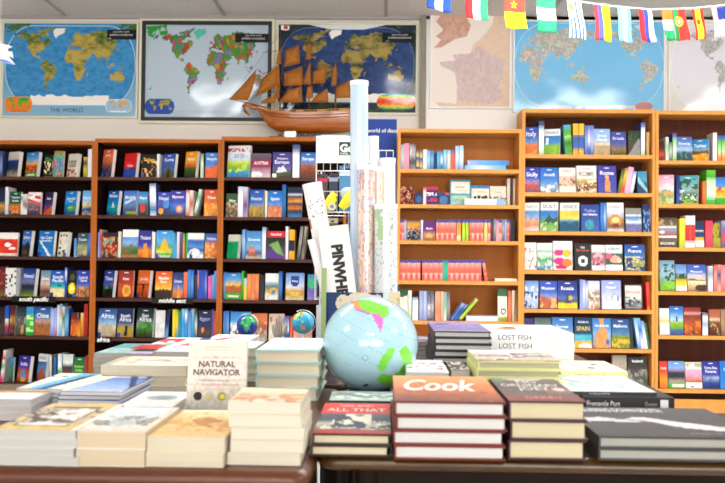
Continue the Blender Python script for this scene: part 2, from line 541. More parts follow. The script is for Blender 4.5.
def hang_map(name, label, px, img, frame, fw, m_print, Y=WALL, texts=(), outer=None, name_caption=False, cy_=0.09):
    x0, x1, z0, z1 = wallrect(*px, Y - 0.02)
    t = thing(name, label, 'map', ((x0 + x1) / 2, Y - 0.001, z0), group=None)
    hw, hh = (x1 - x0) / 2, z1 - z0
    p = MB()
    nv, nu = img.shape[:2]
    p.grid((-hw + fw, -0.012, hh - fw), (2 * hw - 2 * fw, 0, 0), (0, 0, -(hh - 2 * fw)), nu, nv, img)
    for body, u, v, s, col, wd in texts:
        p.text(body, (-hw + fw + u * 2 * (hw - fw), -0.0128, hh - fw - v * (hh - 2 * fw)), (1, 0, 0), (0, 0, 1), s, H(col), width=wd)
    if m_print == 'laminate' and name_caption:
        for r_, (h_, w_) in enumerate(((0.012, 0.2), (0.016, 0.17), (0.009, 0.06))):
            p.text(('map of the world', 'political and physical', 'scale')[r_], (hw - fw - 2 * hw * (0.115 if r_ < 2 else 0.2), -0.0128, hh - fw - (hh - 2 * fw) * (cy_ + 0.018 + 0.035 * r_)), (1, 0, 0), (0, 0, 1), h_, H('e8e8e8'), width=w_)
    p.build('map_sheet', M[m_print], t)
    f = MB()
    for a in ((-hw, 0, hw, fw), (-hw, hh - fw, hw, hh), (-hw, fw, -hw + fw, hh - fw), (hw - fw, fw, hw, hh - fw)):
        f.box((a[0], -0.022, a[1]), (a[2], 0, a[3]))
    f.box((-hw + fw, -0.008, fw), (hw - fw, 0, hh - fw))
    f.build('frame', frame, t)
    if outer:
        g = MB(); q = 0.02
        for a in ((-hw - q, -q, hw + q, 0), (-hw - q, hh, hw + q, hh + q), (-hw - q, 0, -hw, hh), (hw, 0, hw + q, hh)):
            g.box((a[0], -0.02, a[1]), (a[2], 0, a[3]))
        g.build('outer_frame', outer, t)
    return t

# map 1: physical world, cream frame
u, v, img = map_grid(250, 176)
img[:] = lerp(H('3d8fc4'), H('86b4cc'), np.clip(v * 1.2 - 0.2, 0, 1))
oval(img, u, v, 0.5, 0.45, 0.492, 0.43, physical('1a6aa8', '48a0d4', '3a662c', 'bca24c', sd=3, lon0=8))
oval(img, u, v, 0.115, 0.875, 0.105, 0.088, physical('e05a20', 'f09a30', '2f8a3a', '60b030', ice='e05a20', sd=8, lon0=100, line='e0a060'))
oval(img, u, v, 0.87, 0.885, 0.10, 0.07, physical('8fb6d6', 'a8c6dc', 'c0b890', 'e0a040', sd=5, lon0=0))
m = inpoly(u, v, [(0, 0), (0.2, 0), (0.17, 0.1), (0.08, 0.13), (0, 0.09)]); nz = fbm(u, v, 20, 4)
img[m & (nz > 0.45)] = H('4a6a30')
m = inpoly(u, v, [(0.82, 0), (1, 0), (1, 0.14), (0.93, 0.1)]); img[m & (nz > 0.5)] = H('4a6a30')
black_caption(img, u, v, 0.775, 0.065, 1.0, 0.17)
hang_map('wall_map', 'blue and green physical world map reading THE WORLD, cream frame, far left', (1.5, 21.5, 138, 118), img, M['cream_frame'], 0.014, 'laminate', texts=[('THE WORLD', 0.48, 0.955, 0.03, '10306a', 0.3)], name_caption=True, cy_=0.075)
# map 2: political world on pale ground, black frame
u, v, img = map_grid(240, 186)
img[:] = H('aebfca')
oval(img, u, v, 0.5, 0.47, 0.5, 0.455, political('b4c6d2', 1, size=10.0), lon0=-15)
oval(img, u, v, 0.12, 0.885, 0.12, 0.085, physical('1c3f9a', '2450a8', '3f7a2c', 'c0a040', ice='1c3f9a', sd=9, lon0=140, line='3050a0'))
nz = fbm(u, v, 22, 4)
img[inpoly(u, v, [(0, 0.02), (0.17, 0.0), (0.18, 0.1), (0.12, 0.12), (0.1, 0.04), (0.06, 0.14), (0.02, 0.12)]) & (nz > 0.35)] = H('2f9a3c')
black_caption(img, u, v, 0.73, 0.09, 1.0, 0.19)
hang_map('wall_map', 'pale political world map with brightly coloured countries in a black frame, behind the ship bow', (141.5, 21, 271.5, 121), img, M['black'], 0.028, 'laminate', name_caption=True, cy_=0.1, outer=M['cream_frame'])
# map 3: dark satellite world
u, v, img = map_grid(256, 170)
img[:] = H('1c2c3c')
nz = fbm(u, v, 16, 14); img[nz > 0.55] = H('3a4a30')
oval(img, u, v, 0.5, 0.46, 0.49, 0.43, physical('0f1c48', '2f5490', '24402a', 'a8924c', sd=23, lon0=0, line='7088b0'))
img[(v < 0.055) & (np.abs(u - 0.5) < 0.28 - (v * 3))] = H('dfe4e8')
def heat(img, m, lon, lat, uu, vv):
    c = np.clip(1 - np.abs(vv + 0.0) * 0.9 + (fbm(uu, vv, 6, 3) - 0.5) * 0.7, 0, 1)
    stops = [0, 0.3, 0.45, 0.62, 1.0]
    cc = [H('40a0c0'), H('70c040'), H('f0d020'), H('f07020'), H('e02a10')]
    for k in range(3): img[..., k][m] = np.interp(c, stops, [x[k] for x in cc])[m]
oval(img, u, v, 0.86, 0.875, 0.14, 0.085, heat)
black_caption(img, u, v, 0.755, 0.09, 0.985, 0.2)
hang_map('wall_map', 'dark blue satellite world map with a red heat inset, behind the model ship', (276, 22.5, 418, 114.5), img, M['cream_frame'], 0.016, 'laminate', name_caption=True, cy_=0.1)
# map 4: France
u, v, img = map_grid(120, 130)
img[:] = H('eee2d8')
nz = fbm(u, v, 30, 2); n2 = fbm(u, v, 5, 8)
cont = inpoly(u, v, [(1, 0), (0.8, 0), (0.78, 0.1), (0.68, 0.22), (0.52, 0.34), (0.5, 0.42), (0.42, 0.43), (0.27, 0.44), (0.3, 0.5), (0.1, 0.52), (0.12, 0.56), (0.3, 0.63), (0.33, 0.78), (0.32, 0.97), (0.05, 0.95), (0.1, 1.0), (1, 1)])
img[cont] = lerp(H('d9b8a0'), H('e6cfb8'), nz)[cont]
fr = inpoly(u, v, [(0.6, 0.34), (0.75, 0.44), (0.95, 0.5), (0.9, 0.65), (0.86, 0.78), (0.94, 0.9), (0.75, 0.97), (0.55, 0.95), (0.33, 0.93), (0.33, 0.78), (0.3, 0.63), (0.12, 0.56), (0.1, 0.52), (0.3, 0.5), (0.27, 0.44), (0.42, 0.43), (0.5, 0.42)])
img[fr] = lerp(H('c3a6a4'), H('dccccb'), nz)[fr]
uk = inpoly(u, v, [(0.12, 0.0), (0.42, 0.0), (0.5, 0.12), (0.45, 0.24), (0.3, 0.27), (0.12, 0.36), (0.02, 0.37), (0.12, 0.28), (0.05, 0.24), (0.15, 0.17), (0.05, 0.08)])
img[uk] = lerp(H('b98672'), H('dcb8a4'), nz)[uk]
hang_map('wall_map', 'beige and lilac map of France hanging left of the pale blue world map', (430, 12, 511.5, 108.5), img, M['white'], 0.014, 'print', Y=WALL - 0.03)
# map 5: Pacific centred
u, v, img = map_grid(270, 170)
img[:] = lerp(H('70bcec'), H('88ccf2'), v)
greys = [H(x) for x in ('c8c4c0', 'b4b8b0', 'd0c0b4', 'bcbcc4', 'c4ccb8')]
oval(img, u, v, 0.5, 0.48, 0.5, 0.47, political('7cc4f0', 4, greys, 9.0, 'd8ecf8'), lon0=155)
m = (v > 0.93) & (np.abs(u - 0.5) < 0.33); img[m & (nz[0, 0] * 0 + fbm(u, v, 12, 3) > 0.4)] = H('d4dce4')
img[((u - 0.87) / 0.06) ** 2 + ((v - 0.94) / 0.05) ** 2 < 1] = H('c08078')
hang_map('wall_map', 'light blue world map centred on the Pacific, behind the string of flags', (513, 20, 665.5, 113), img, M['white'], 0.012, 'laminate', Y=WALL - 0.03)
# map 6
u, v, img = map_grid(200, 170)
img[:] = H('dfe0da')
greys2 = [H(x) for x in ('b8b8bc', 'c8c4c0', 'c0b8b8', 'b0b8b4')]
oval(img, u, v, 0.5, 0.5, 0.49, 0.47, political('e2e2ec', 6, greys2, 10.0, 'f4f4f4'), lon0=-20)
hang_map('wall_map', 'pale grey and white world map cut off by the right edge of the photo', (668.5, 20, 806, 113), img, M['white'], 0.012, 'laminate', Y=WALL - 0.03)
# navy poster between the bookcases
x0, x1, z0, z1 = wallrect(349, 119, 396, 300, WALL - 0.01)
p = MB(); p.box((x0, WALL - 0.008, z0), (x1, WALL - 0.002, z1), H('1f46a4'))
zt = at(380, 131, WALL - 0.01).z
p.text('world of discovery', (x0 + 0.13, WALL - 0.0085, zt - 0.01), (1, 0, 0), (0, 0, 1), 0.028, H('ffffff'), align='L', bold=0.02, width=0.30)

tag(p.build('poster', M['print']), 'royal blue poster reading world of discovery on the wall below the satellite map', 'poster')

# ------------------------------------------------------------------ bookcases
CASES = {
 # x0, x1, ytop, front Y, shelves (y of each board's upper face at the middle), edge, board, back, label, short
 'A': (-34, 93.4, 140.5, 6.55, [176.6, 214.6, 256.6, 297.2, 336.2, 383.5], 'wood_edge', 'wood_shelf', 'wood_dark', 'dark brown bookcase with cherry edges, leftmost along the wall', 'leftmost bookcase'),
 'B': (93.4, 220, 139, 6.55, [177.3, 215.6, 258.2, 298.6, 338.4, 382.5], 'wood_edge', 'wood_shelf', 'wood_dark', 'dark brown bookcase with cherry edges, middle one of three under the framed maps', 'middle dark bookcase'),
 'C': (220, 346, 137, 6.55, [177.6, 217.4, 259.4, 300.6, 342.0, 384], 'wood_edge', 'wood_shelf', 'wood_dark', 'dark brown bookcase with cherry edges, under the model ship', 'bookcase under ship'),
 'D': (396.8, 521.6, 129, 6.55, [169.2, 204.6, 240.8, 281.0, 321.2, 361], 'wood_light', 'wood_light', 'wood_back', 'low light birch bookcase beside the map tubes, full of red spines', 'low birch bookcase'),
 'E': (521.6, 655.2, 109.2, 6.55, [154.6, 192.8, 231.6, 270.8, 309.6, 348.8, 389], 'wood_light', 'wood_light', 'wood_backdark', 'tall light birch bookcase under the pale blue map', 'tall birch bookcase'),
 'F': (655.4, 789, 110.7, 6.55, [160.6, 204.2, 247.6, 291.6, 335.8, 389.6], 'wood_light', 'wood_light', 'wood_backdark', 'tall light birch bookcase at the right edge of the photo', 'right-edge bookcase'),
}
SH = {}
INN = {}
DEPTH = 0.29
for k, (x0, x1, yt, YF, rows, me_, mb_, mk_, lab, short) in CASES.items():
    xm = max(min((x0 + x1) / 2, 700), 30)
    ym = 240
    X0, X1 = at(x0, ym, YF).x, at(x1, ym, YF).x
    ZT = at(xm, yt, YF).z
    t = thing('bookcase', lab, 'bookcase', ((X0 + X1) / 2, YF, 0), group='bookcases along the back wall')
    hw = (X1 - X0) / 2 - 0.0008
    th = 0.020
    INN[k] = ((X0 + X1) / 2 - hw + th + 0.0015, (X0 + X1) / 2 + hw - th - 0.0015)
    inner = 'wood_dark' if k in 'ABC' else 'wood_light'
    for s in (-1, 1):
        q = MB()
        q.box((s * hw, 0.004, 0), (s * (hw - th), DEPTH, ZT - 0.0))
        q.box((s * hw, 0, 0), (s * (hw - th), 0.004, ZT), mi=1)
        q.build('side_panel', [M[inner], M[me_]], t)
    q = MB(); q.box((-hw + th, 0, ZT - 0.026), (hw - th, DEPTH, ZT)); q.build('top_panel', M[me_], t)
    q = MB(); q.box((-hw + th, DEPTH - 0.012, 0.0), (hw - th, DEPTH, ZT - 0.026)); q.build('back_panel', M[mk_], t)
    q = MB(); q.box((-hw + th, 0.01, 0), (hw - th, 0.028, 0.09)); q.build('kick_board', M[mb_], t)
    for i, y in enumerate(rows):
        z = at(xm, y, YF).z
        SH[k, i] = z
        bt = 0.022 if k in 'ABC' else 0.026
        q = MB(); q.box((-hw + th, 0.0015, z - bt), (hw - th, DEPTH - 0.012, z)); q.build('shelf', M[mb_], t)

# ------------------------------------------------------------------ books on the shelves
TILT = R(7)
BACK = [0.0]
def put_face(case, row, n, x0, x1, yt, art, desc, side=0, tilt=TILT, thick=None):
    YF = CASES[case][3]
    z = SH[case, row]
    Yp = YF + 0.03 + BACK[0]
    ym = (yt + CASES[case][4][row]) / 2
    a, b_ = at(x0, ym, Yp), at(x1, ym, Yp)
    W = b_.x - a.x - 0.0012
    top = at((x0 + x1) / 2, yt, Yp).z
    h = max((top - z) / math.cos(tilt), 0.06)
    T = thick or 0.026
    lo, hi = INN[case]
    a.x += max(0, lo - a.x) if a.x > lo - 0.05 else 0
    W = min(W, hi - a.x) if a.x + W < hi + 0.05 else W
    yaw = 0.0
    if side > 0:
        yaw = math.asin(min(side / 143.0 / T, 0.5))
        T = 0.03
    lab = desc + ', ' + ORD[n] + ' from left, ' + ORD[row + 1] + ' shelf, ' + CASES[case][9]
    t = thing('travel_guide', lab, 'travel guide', (a.x, Yp + W * math.sin(yaw) * 0.9, z + T * math.sin(tilt) + 0.0005), (-tilt, 0, -yaw), 'travel guides facing out on the shelves')
    t.rotation_mode = 'XYZ'
    t.rotation_euler = (Matrix.Rotation(-yaw, 3, 'Z') @ Matrix.Rotation(-tilt, 3, 'X')).to_euler()
    book_mesh(W, h, T, art, parent=t, page='f0ece2')

def put_spine(case, row, n, x0, x1, yt, col, desc, lean=0, thick=0.021):
    YF = CASES[case][3]
    z = SH[case, row]
    Yp = YF + 0.035 + BACK[0]
    ym = (yt + CASES[case][4][row]) / 2
    a, b_ = at(x0, ym, Yp), at(x1, ym, Yp)
    T = b_.x - a.x
    top = at((x0 + x1) / 2, yt, Yp).z
    h = max(top - z - 0.0006, 0.06)
    la = R(lean)
    lab = desc + ', ' + ORD[n] + ' from left, ' + ORD[row + 1] + ' shelf, ' + CASES[case][9]
    depth = 0.12 + 0.02 * ((n * 7) % 3) / 2
    if lean:
        # the pixels span the whole leaning outline
        tt = thick
        T = tt
        h = (h - tt * abs(math.sin(la))) / math.cos(la)
    else:
        T -= 0.0006
    art = col
    first = col.split(';')[0].split()[0].split('@')[0]
    mb = book_mesh(depth, h, T, first + '@0', spine=art, base=first, split=False, nu=1, nv=1, page='eee8da')
    rot = Matrix.Rotation(la, 3, 'Y') @ Matrix.Rotation(R(90), 3, 'Z')
    if lean > 0:      # stands on its lower right corner
        loc = Vector((a.x + T * math.cos(la), Yp, z + 0.0005))
    elif lean < 0:    # stands on its lower left corner
        loc = Vector((b_.x, Yp, z + 0.0005 + T * abs(math.sin(la))))
    else:
        loc = Vector((b_.x - 0.0003, Yp, z + 0.0004))
    lo, hi = INN[case]
    if abs(loc.x - hi) < 0.05: loc.x = min(loc.x, hi - (h * math.sin(la) if lean > 0 else 0))
    if abs(loc.x - lo) < 0.05: loc.x = max(loc.x, lo + T)
    o = mb.build('book', [M['print'], M['pages']], loc=loc, rot=rot.to_euler())
    tag(o, lab, 'book', 'books standing spine out on the shelves')

def shelf(case, row, items):
    for n, it in enumerate(items, 1):
        if it[0] == 'F': put_face(case, row, n, *it[1:])
        elif it[0] == 'S': put_spine(case, row, n, *it[1:])
shelf('A', 0, [
 ('S', -1, 2.5, 151, '2a3a6a 8090c0@.6 2a3a6a@1', 'dark blue spine'),
 ('F', 3.5, 20, 151.7, 'd8d2c4@0 c8c0b0@.3 203c80@.36 1c3468@.6 403838@.7 b0a898@1;n .6 1 .5', 'silver-grey guide with dark blue coast photo', 2),
 ('F', 21.8, 39.3, 152, '2f74c0@0 5aa0d8@.3 f0b040@.5 b0481c@.58 803018@.8 38a030@.84 30a02c@1;L;b .5 .8 .55 e07028;e .5 .93 .4 .04 e8f0d8', 'guide with orange desert towers and green foot', 4),
 ('F', 43.5, 52.5, 155, '101c14@0 182818@1;b .3 .9 .6 c04828;b .3 .9 .66 e8e0b0;t Co. .2 .16 60c070', 'black guide with coloured night lights'),
 ('F', 53.5, 63, 151, 'd05030@0 48a838@.12 5080b0@.5 40a040@1;b .1 1 .6 90b8d8;b 0 1 .68 d84830', 'green guide with blue and red picture'),
 ('F', 64.5, 78.5, 153.8, 'd8cfc0@0 e4dccc@.8 e8a890@1;t 1000 .42 .36 201c1c;b .65 .95 .55 a04838', 'cream guide with large number 1000', 4),
 ('S', 83.5, 87, 157, 'e8b060@0 403828@.3 d0c030@.6 888020@1', 'yellow and olive thin spine'),
 ('S', 87.8, 92.4, 149, 'e6e8f0@0 f0f0f4@1', 'plain white tall spine', 0),
])
shelf('A', 1, [
 ('F', -6, 4.8, 188, '10182c@0 1c2c50@.5 c09030@.7 283048@1;n .4 1 .5', 'dark navy guide with yellow glow'),
 ('S', 5.2, 8.5, 187, 'e8e4e4@0 c8c4c8@1', 'white worn spine'),
 ('F', 9, 20.5, 192, '0c5038@0 0c5038@.5 a06820@.6 d06820@.8 603018@1;L 3050a0;t Tourism .25 .1;t Guide .4 .1;b .6 1 .6 e89040', 'dark green guide with orange sunset foot'),
 ('S', 20.8, 22.9, 194, 'e8e8e8@0 50a060@.2 e0e0e0@.5', 'thin white spine'),
 ('S', 23, 25, 194.5, 'e0e0e4@0 c03840@.5 e0e0e4@.7', 'thin white and red spine'),
 ('S', 25.1, 27, 194, 'e8e8e8@0 404860@.6 e8e8e8@.8', 'thin white spine with dark band'),
 ('F', 27.3, 40.6, 192.5, 'e8d4d0@0 f0ece8@.2 f0e0dc@.35 806870@.5 302838@1;b .1 .3 .5 c82830;p d04848 0 .28 1 .5 1 .62 0 .4;b .6 1 .62 b84030;b .6 1 .7 5880b0', 'white guide with red slanted lettering'),
 ('F', 41.2, 53.5, 192.3, '241c3c@0 382860@.5 6a3878@.7 c04020@.85 d85820@1;t Asia .28 .13;p e06020 .1 1 .9 .6 1 .75 .5 1;n .5 1 .3', 'dark purple guide with orange streaks', 4),
 ('F', 61.3, 77.8, 191.3, '1478c0@0 1c90d8@.5 1870a8@.6 206890@1;L 2040a0;t Queensland .3 .13;t Reef .42 .1;e .58 .72 .38 .12 50a050;e .5 .7 .2 .05 a0d870', 'sky blue guide with green island', 3),
 ('F', 82, 91.5, 191, '58a0dc@0 90c4e8@.45 e8c060@.6 3070a8@.8 d0a040@1;t Perth .3 .13;b .5 1 .6 184878', 'pale blue guide with yellow and navy shapes'),
])
shelf('A', 2, [
 ('F', -9, 17.3, 233, 'e8e4dc@0 eceae4@.28 d8301c@.29 d03018@.88 e8d8c8@.9 e4e0d8@1;e .62 .52 .14 .09 f8f0ec;e .8 .68 .12 .07 f8f0ec', 'white guide with red block and white bubbles'),
 ('F', 18.8, 31.4, 231, '2860b0@0 5080c0@.5 283040@.6 302420@1;L 1c2c50;t Sydney .26 .13;e .65 .62 .22 .18 181c24;e .4 .85 .3 .1 604020', 'blue guide with dark rounded shells', 3),
 ('F', 36, 53.8, 231.2, '1468b0@0 1478c0@.7 2488c8@1;L 1c3890;t East_Coast .26 .13;p f0f4f8 .05 .4 .15 .4 .9 1 .7 1;t Australia .38 .1', 'bright blue guide with white diagonal foam', 1),
 ('F', 55.2, 68.6, 232.5, 'e8e0d0@0 ece6d6@1;e .2 .14 .1 .05 404858;e .5 .12 .1 .04 b02828;e .8 .14 .1 .05 404858;r .1 .35 .25 .5 c0a040;e .2 .66 .15 .05 305830;r .1 .8 .35 .92 404040;r .5 .75 .75 .84 684838;r .6 .86 .95 1 4858a0', 'cream guide with small scattered pictures', 4),
 ('S', 74, 76.6, 238, '4878b0@0 80b0d8@1', 'pale blue thin spine'),
 ('F', 77, 87.4, 233.5, '30484c@0 486468@.4 a09858@.6 504030@1;L;t Tropics .27 .12;b .45 1 .55 4890c8;b .5 1 .62 d0b860', 'grey-green guide with sunlit rocks'),
 ('S', 88, 91.4, 233, '2868b8@0 3890d8@.5 184888@1', 'bright blue spine'),
])
shelf('A', 3, [
 ('F', -6, 5, 267, '401418@0 802820@.3 502018@.7 806030@1;b .1 1 .6 281410;b .1 1 .7 b84838', 'dark red patterned guide'),
 ('S', 5.6, 9, 268, 'e8e4e0@0 e8e4e0@1;b 0 1 .62 282830', 'white spine speckled with black marks'),
 ('S', 9.2, 12.6, 268, 'e8e4e0@0 e8e4e0@1;b 0 1 .6 303038', 'second white spine speckled with black marks'),
 ('S', 12.8, 16, 268, 'ece8e4@0 e8e4e0@1;b 0 1 .62 383840', 'third white spine speckled with black marks'),
 ('F', 17, 36.6, 269, '1c3880@0 2850b0@.25 6878b8@.45 80687c@.55 202840@.6 203050@.75 5a6a28@.85 8a9a30@1;t Hawaii .26 .17;n .75 1 .4', 'deep blue guide with dark headland at dusk', 3),
 ('F', 40, 49.6, 271, '688098@0 88a0a8@.3 d8b0a0@.5 a07868@.65 503028@.8 806050@1;t Samoa .3 .13;n .6 1 .4', 'grey-blue guide with pink shore'),
 ('F', 50, 64.4, 271, '1050a8@0 1868c0@.45 20a0a0@.55 38b8b0@.66 e8d098@.7 f0d8a0@1;L 202870;t South .24 .14;t Pacific .38 .14;e .62 .57 .18 .04 206048', 'blue guide with turquoise lagoon and sand'),
 ('S', 64.8, 67, 267.5, '183c98@0 e8e8f0@.2 2858b0@.5 183c98@1', 'royal blue tall spine'),
 ('F', 67.3, 76, 271, '101014@0 182010@1;e .5 .68 .42 .22 f0d820;e .5 .66 .2 .1 f8f090;e .5 .25 .3 .12 405030;r .6 .9 1 1 3060b0', 'black guide with yellow flower'),
 ('F', 76.4, 89, 271, '2838a0@0 3850b8@.5 6070b0@.55 a06838@.7 703c20@1;L;t Cook_Isl. .26 .12;t Tahiti .38 .1;b .6 1 .55 d09050', 'violet-blue guide with carved brown figures'),
])
shelf('A', 4, [
 ('F', -6, 4.6, 308, '201c20@0 302420@1;b .3 1 .6 604838', 'nearly black guide'),
 ('S', 5, 8.6, 306, '2048a8@0 2858c0@.4 e8e8e8@.45 b03028@.7 282860@1', 'blue spine with white and red bands'),
 ('F', 9, 14.6, 306, '381818@0 602820@.3 c09840@.5 402018@.7 201010@1;b .2 1 .6 80301c', 'dark brown and gold guide'),
 ('F', 15.2, 26, 307.5, '202428@0 304048@.3 605850@.5 302c28@1;b .4 1 .6 b08838;e .65 .8 .15 .15 c09850;b .35 .7 .62 8898a0', 'charcoal guide with golden figure'),
 ('S', 26.4, 33.6, 307, '3898d8@0 3088c8@.2 58c040@.3 40b038@.7 209030@1;b .2 1 .62 c0e8a0', 'thick green spine with blue top'),
 ('F', 34, 50, 307.5, '1c4890@0 4878b0@.35 b09080@.5 9a5828@.65 5c3018@1;L;t China .3 .17;m .6 .2 a06030;n .5 1 .35', 'blue guide with brown cliff village'),
 ('S', 50.5, 54, 309, '98a8e0@0 b8c4f0@.5 6080c8@1', 'lavender spine'),
 ('S', 54.2, 56.8, 308, '8098d8@0 a8b8e8@.6 c84868@1', 'lavender and pink spine'),
 ('S', 57, 59.6, 305, 'b8c8d8@0 e8ecf0@.5 98c0e0@1', 'white-blue thin spine'),
 ('S', 59.8, 62, 304, '60a8d0@0 e08040@.3 e0e0d8@.5 58a0d0@1', 'thin pale spine with orange dot'),
 ('S', 62.1, 64.6, 306.5, 'd8e0e0@0 208858@.4 d8e4e0@1', 'thin white and green spine'),
 ('S', 65, 68.5, 309, '2858a0@0 80b8e0@.5 3878b8@1', 'mid blue spine'),
 ('F', 70.5, 77, 313, '401410@0 802018@.3 e06020@.6 b03018@1;b .3 1 .55 f08828', 'dark guide with red and orange flames'),
 ('S', 77.3, 80.4, 318, '402818@0 d87820@.4 f0a020@1', 'orange spine'),
 ('S', 80.6, 83.6, 313, 'f0d080@0 e89020@.4 c86818@1', 'amber spine with pale top'),
 ('S', 84, 87.8, 304, 'b02018@0 c02c18@.5 a02414@1', 'tall deep red spine'),
])
shelf('A', 5, [
 ('S', 0, 8, 350, 'e0e0dc@0 d84830@.25 e8e4e0@.35 40a058@.5 e8e8e8@.65 e03858@.9', 'rolled-edge magazine spine in red and green', 6),
 ('F', 8.4, 13, 358, '3078b0@0 408050@.5 203828@1;n 0 1 .4', 'blue and green guide half hidden', 0),
 ('F', 13.6, 31, 357, '302c90@0 3c38a8@.4 b85030@.55 d86028@.75 983018@1;L;t India .3 .17;e .5 .75 .3 .22 6888c0;e .5 .92 .22 .1 e8a030;e .8 .66 .1 .1 e83828', 'purple-blue guide with orange palace arch', 3),
 ('F', 34, 47, 355, 'e4e4e0@0 e8e8e4@.26 3868a8@.28 5888c0@.6 804020@.8 503018@1;t INDIA .14 .11 606060;p a85020 .2 .95 .3 .6 .5 .42 .7 .6 .8 .95', 'white-topped guide with red-brown temple', 2),
 ('S', 49.5, 51.5, 356, 'e0e0e0@0 d0d0d0@1', 'thin white spine'),
 ('S', 51.7, 53.6, 356, '403028@0 584030@1', 'thin brown spine'),
 ('S', 53.8, 56, 357, '3078b8@0 2060a0@1', 'thin blue spine'),
 ('S', 57.8, 61.6, 354, 'd0dce4@0 f0f4f4@.4 48a048@.6 e8ece8@1', 'white and green spine'),
 ('F', 62, 72, 355, 'c8d0c8@0 e0e4dc@.3 303838@.45 783838@.7 d8d8d8@1', 'pale guide with dark middle band'),
 ('F', 72.6, 84.6, 358, '1c6838@0 208040@.5 186030@1;L;t Northern .35 .12 c0e060;t India .5 .12 c0e060;b .6 1 .6 408848', 'dark green guide with lime lettering'),
 ('S', 85, 88, 356, 'c02828@0 d03830@1', 'red spine'),
])
shelf('B', 0, [
 ('F', 99.3, 113.4, 149.3, 'd85028@0 e87840@.35 a05848@.55 403450@.7 20305a@1;L 2850b0;t Japan .2 .1;b .55 1 .6 805848', 'orange guide fading into dark city skyline', 5),
 ('F', 121, 138, 153, 'd01c20@0 d82420@.55 283868@.65 2850a0@1;p f0f4f8 .3 1 .5 .86 .7 1;e .3 .5 .25 .14 e03028;t Tokyo .52 .1;m .68 .1 2848a0', 'red guide above blue foot with white peak', 3),
 ('F', 141, 156.5, 154.8, '14100c@0 201810@1;b .25 1 .55 c08028;b .25 1 .66 f0d0a0;t Tokyo .22 .17 f0c040;r 0 .85 .2 1 2850a0', 'black guide with golden blossoms'),
 ('S', 157, 159.4, 154, 'e4e4e0@0 dcdcd8@1', 'thin white spine'),
 ('F', 160, 176.2, 153.8, '2c50a8@0 3c60b8@.45 4868a0@.7 303820@1;L;t Korea .24 .17;p 605828 .1 1 .3 .7 .5 .4 .7 .7 .95 1;p 383018 .3 1 .5 .62 .7 1', 'blue guide with dark pagoda roof', 5),
 ('F', 182.6, 197.6, 151.5, 'e89018@0 f0a828@.35 e07020@.5 405828@.65 203818@1;L;t Seoul .28 .14;n .5 1 .45', 'golden guide above dark green trees', 3),
 ('S', 200.5, 203.6, 153.5, '688068@0 d8e0c8@.4 c0c8b8@1', 'grey-green spine'),
 ('F', 205, 218, 153, '4880c8@0 4888d0@.35 5880b8@.5 e06828@.7 d85820@1;L;t Mongolia .24 .11;p e8642a 0 .9 .9 .45 1 .5 1 1 0 1', 'blue guide with orange dune slope'),
])
shelf('B', 1, [
 ('F', 104.5, 119.5, 191, '0c48a0@0 1470b8@.4 18a0b0@.65 106878@1;L 203080;t Maldives .2 .16;p f0f4f4 .4 .62 .55 .42 .62 .66;r .4 .66 .7 .69 e8e0d0', 'teal sea guide with white sail', 2),
 ('F', 121.6, 136.8, 191, '3868b8@0 6890c8@.35 6080b0@.6 3c4c80@.8 a0a838@.9 506028@1;t Mongolia .26 .14;p c8d8e8 .1 .45 .9 .3 .9 .36 .1 .56;r 0 .86 .2 1 2840a0', 'grey-blue guide with pale cloud streak', 1),
 ('F', 138, 147.4, 192, '3078c0@0 48a0d0@.4 304858@.6 284038@1;t Nepal .25 .14;e .5 .7 .3 .2 d03828', 'blue guide with red figure'),
 ('S', 147.8, 156.6, 183.5, '4858a8@0 e8f0f8@.15 f0f4f8@.5 2070b8@.8 e8f0f8@1', 'tall white spine with blue foot', -2, 0.045),
 ('F', 157.2, 169.6, 192.5, '3440a8@0 4858b8@.5 3c3c80@.7 304050@1;L;t Nepal .26 .17;e .3 .82 .2 .14 f0a030;e .7 .5 .25 .2 4890d0', 'violet-blue guide with orange lamp'),
 ('F', 170, 185.6, 191, '3838a0@0 4848b0@.45 3878c8@.6 283868@1;L;t Myanmar .24 .14;e .6 .74 .22 .16 e88850;e .6 .72 .1 .08 f8d8b0', 'violet guide with peach clay pot'),
 ('S', 186, 189.6, 190, 'd03828@0 e8e4dc@.2 e8e0d8@.6 d85838@1', 'red and white spine'),
 ('S', 189.8, 193.2, 190.5, 'f0e8e0@0 c85838@.5 e8d8c8@1', 'cream and rust spine'),
 ('S', 193.4, 203, 189, 'e8f0e8@0 58a850@.3 f0f4f0@.6 308838@1', 'green and white spine leaning right', 12),
 ('F', 204, 218, 190, 'd85020@0 e87030@.5 f09838@.7 d87020@1;L;t Tibet .3 .12;b .55 1 .6 f8b848', 'orange-red guide with amber foot'),
])
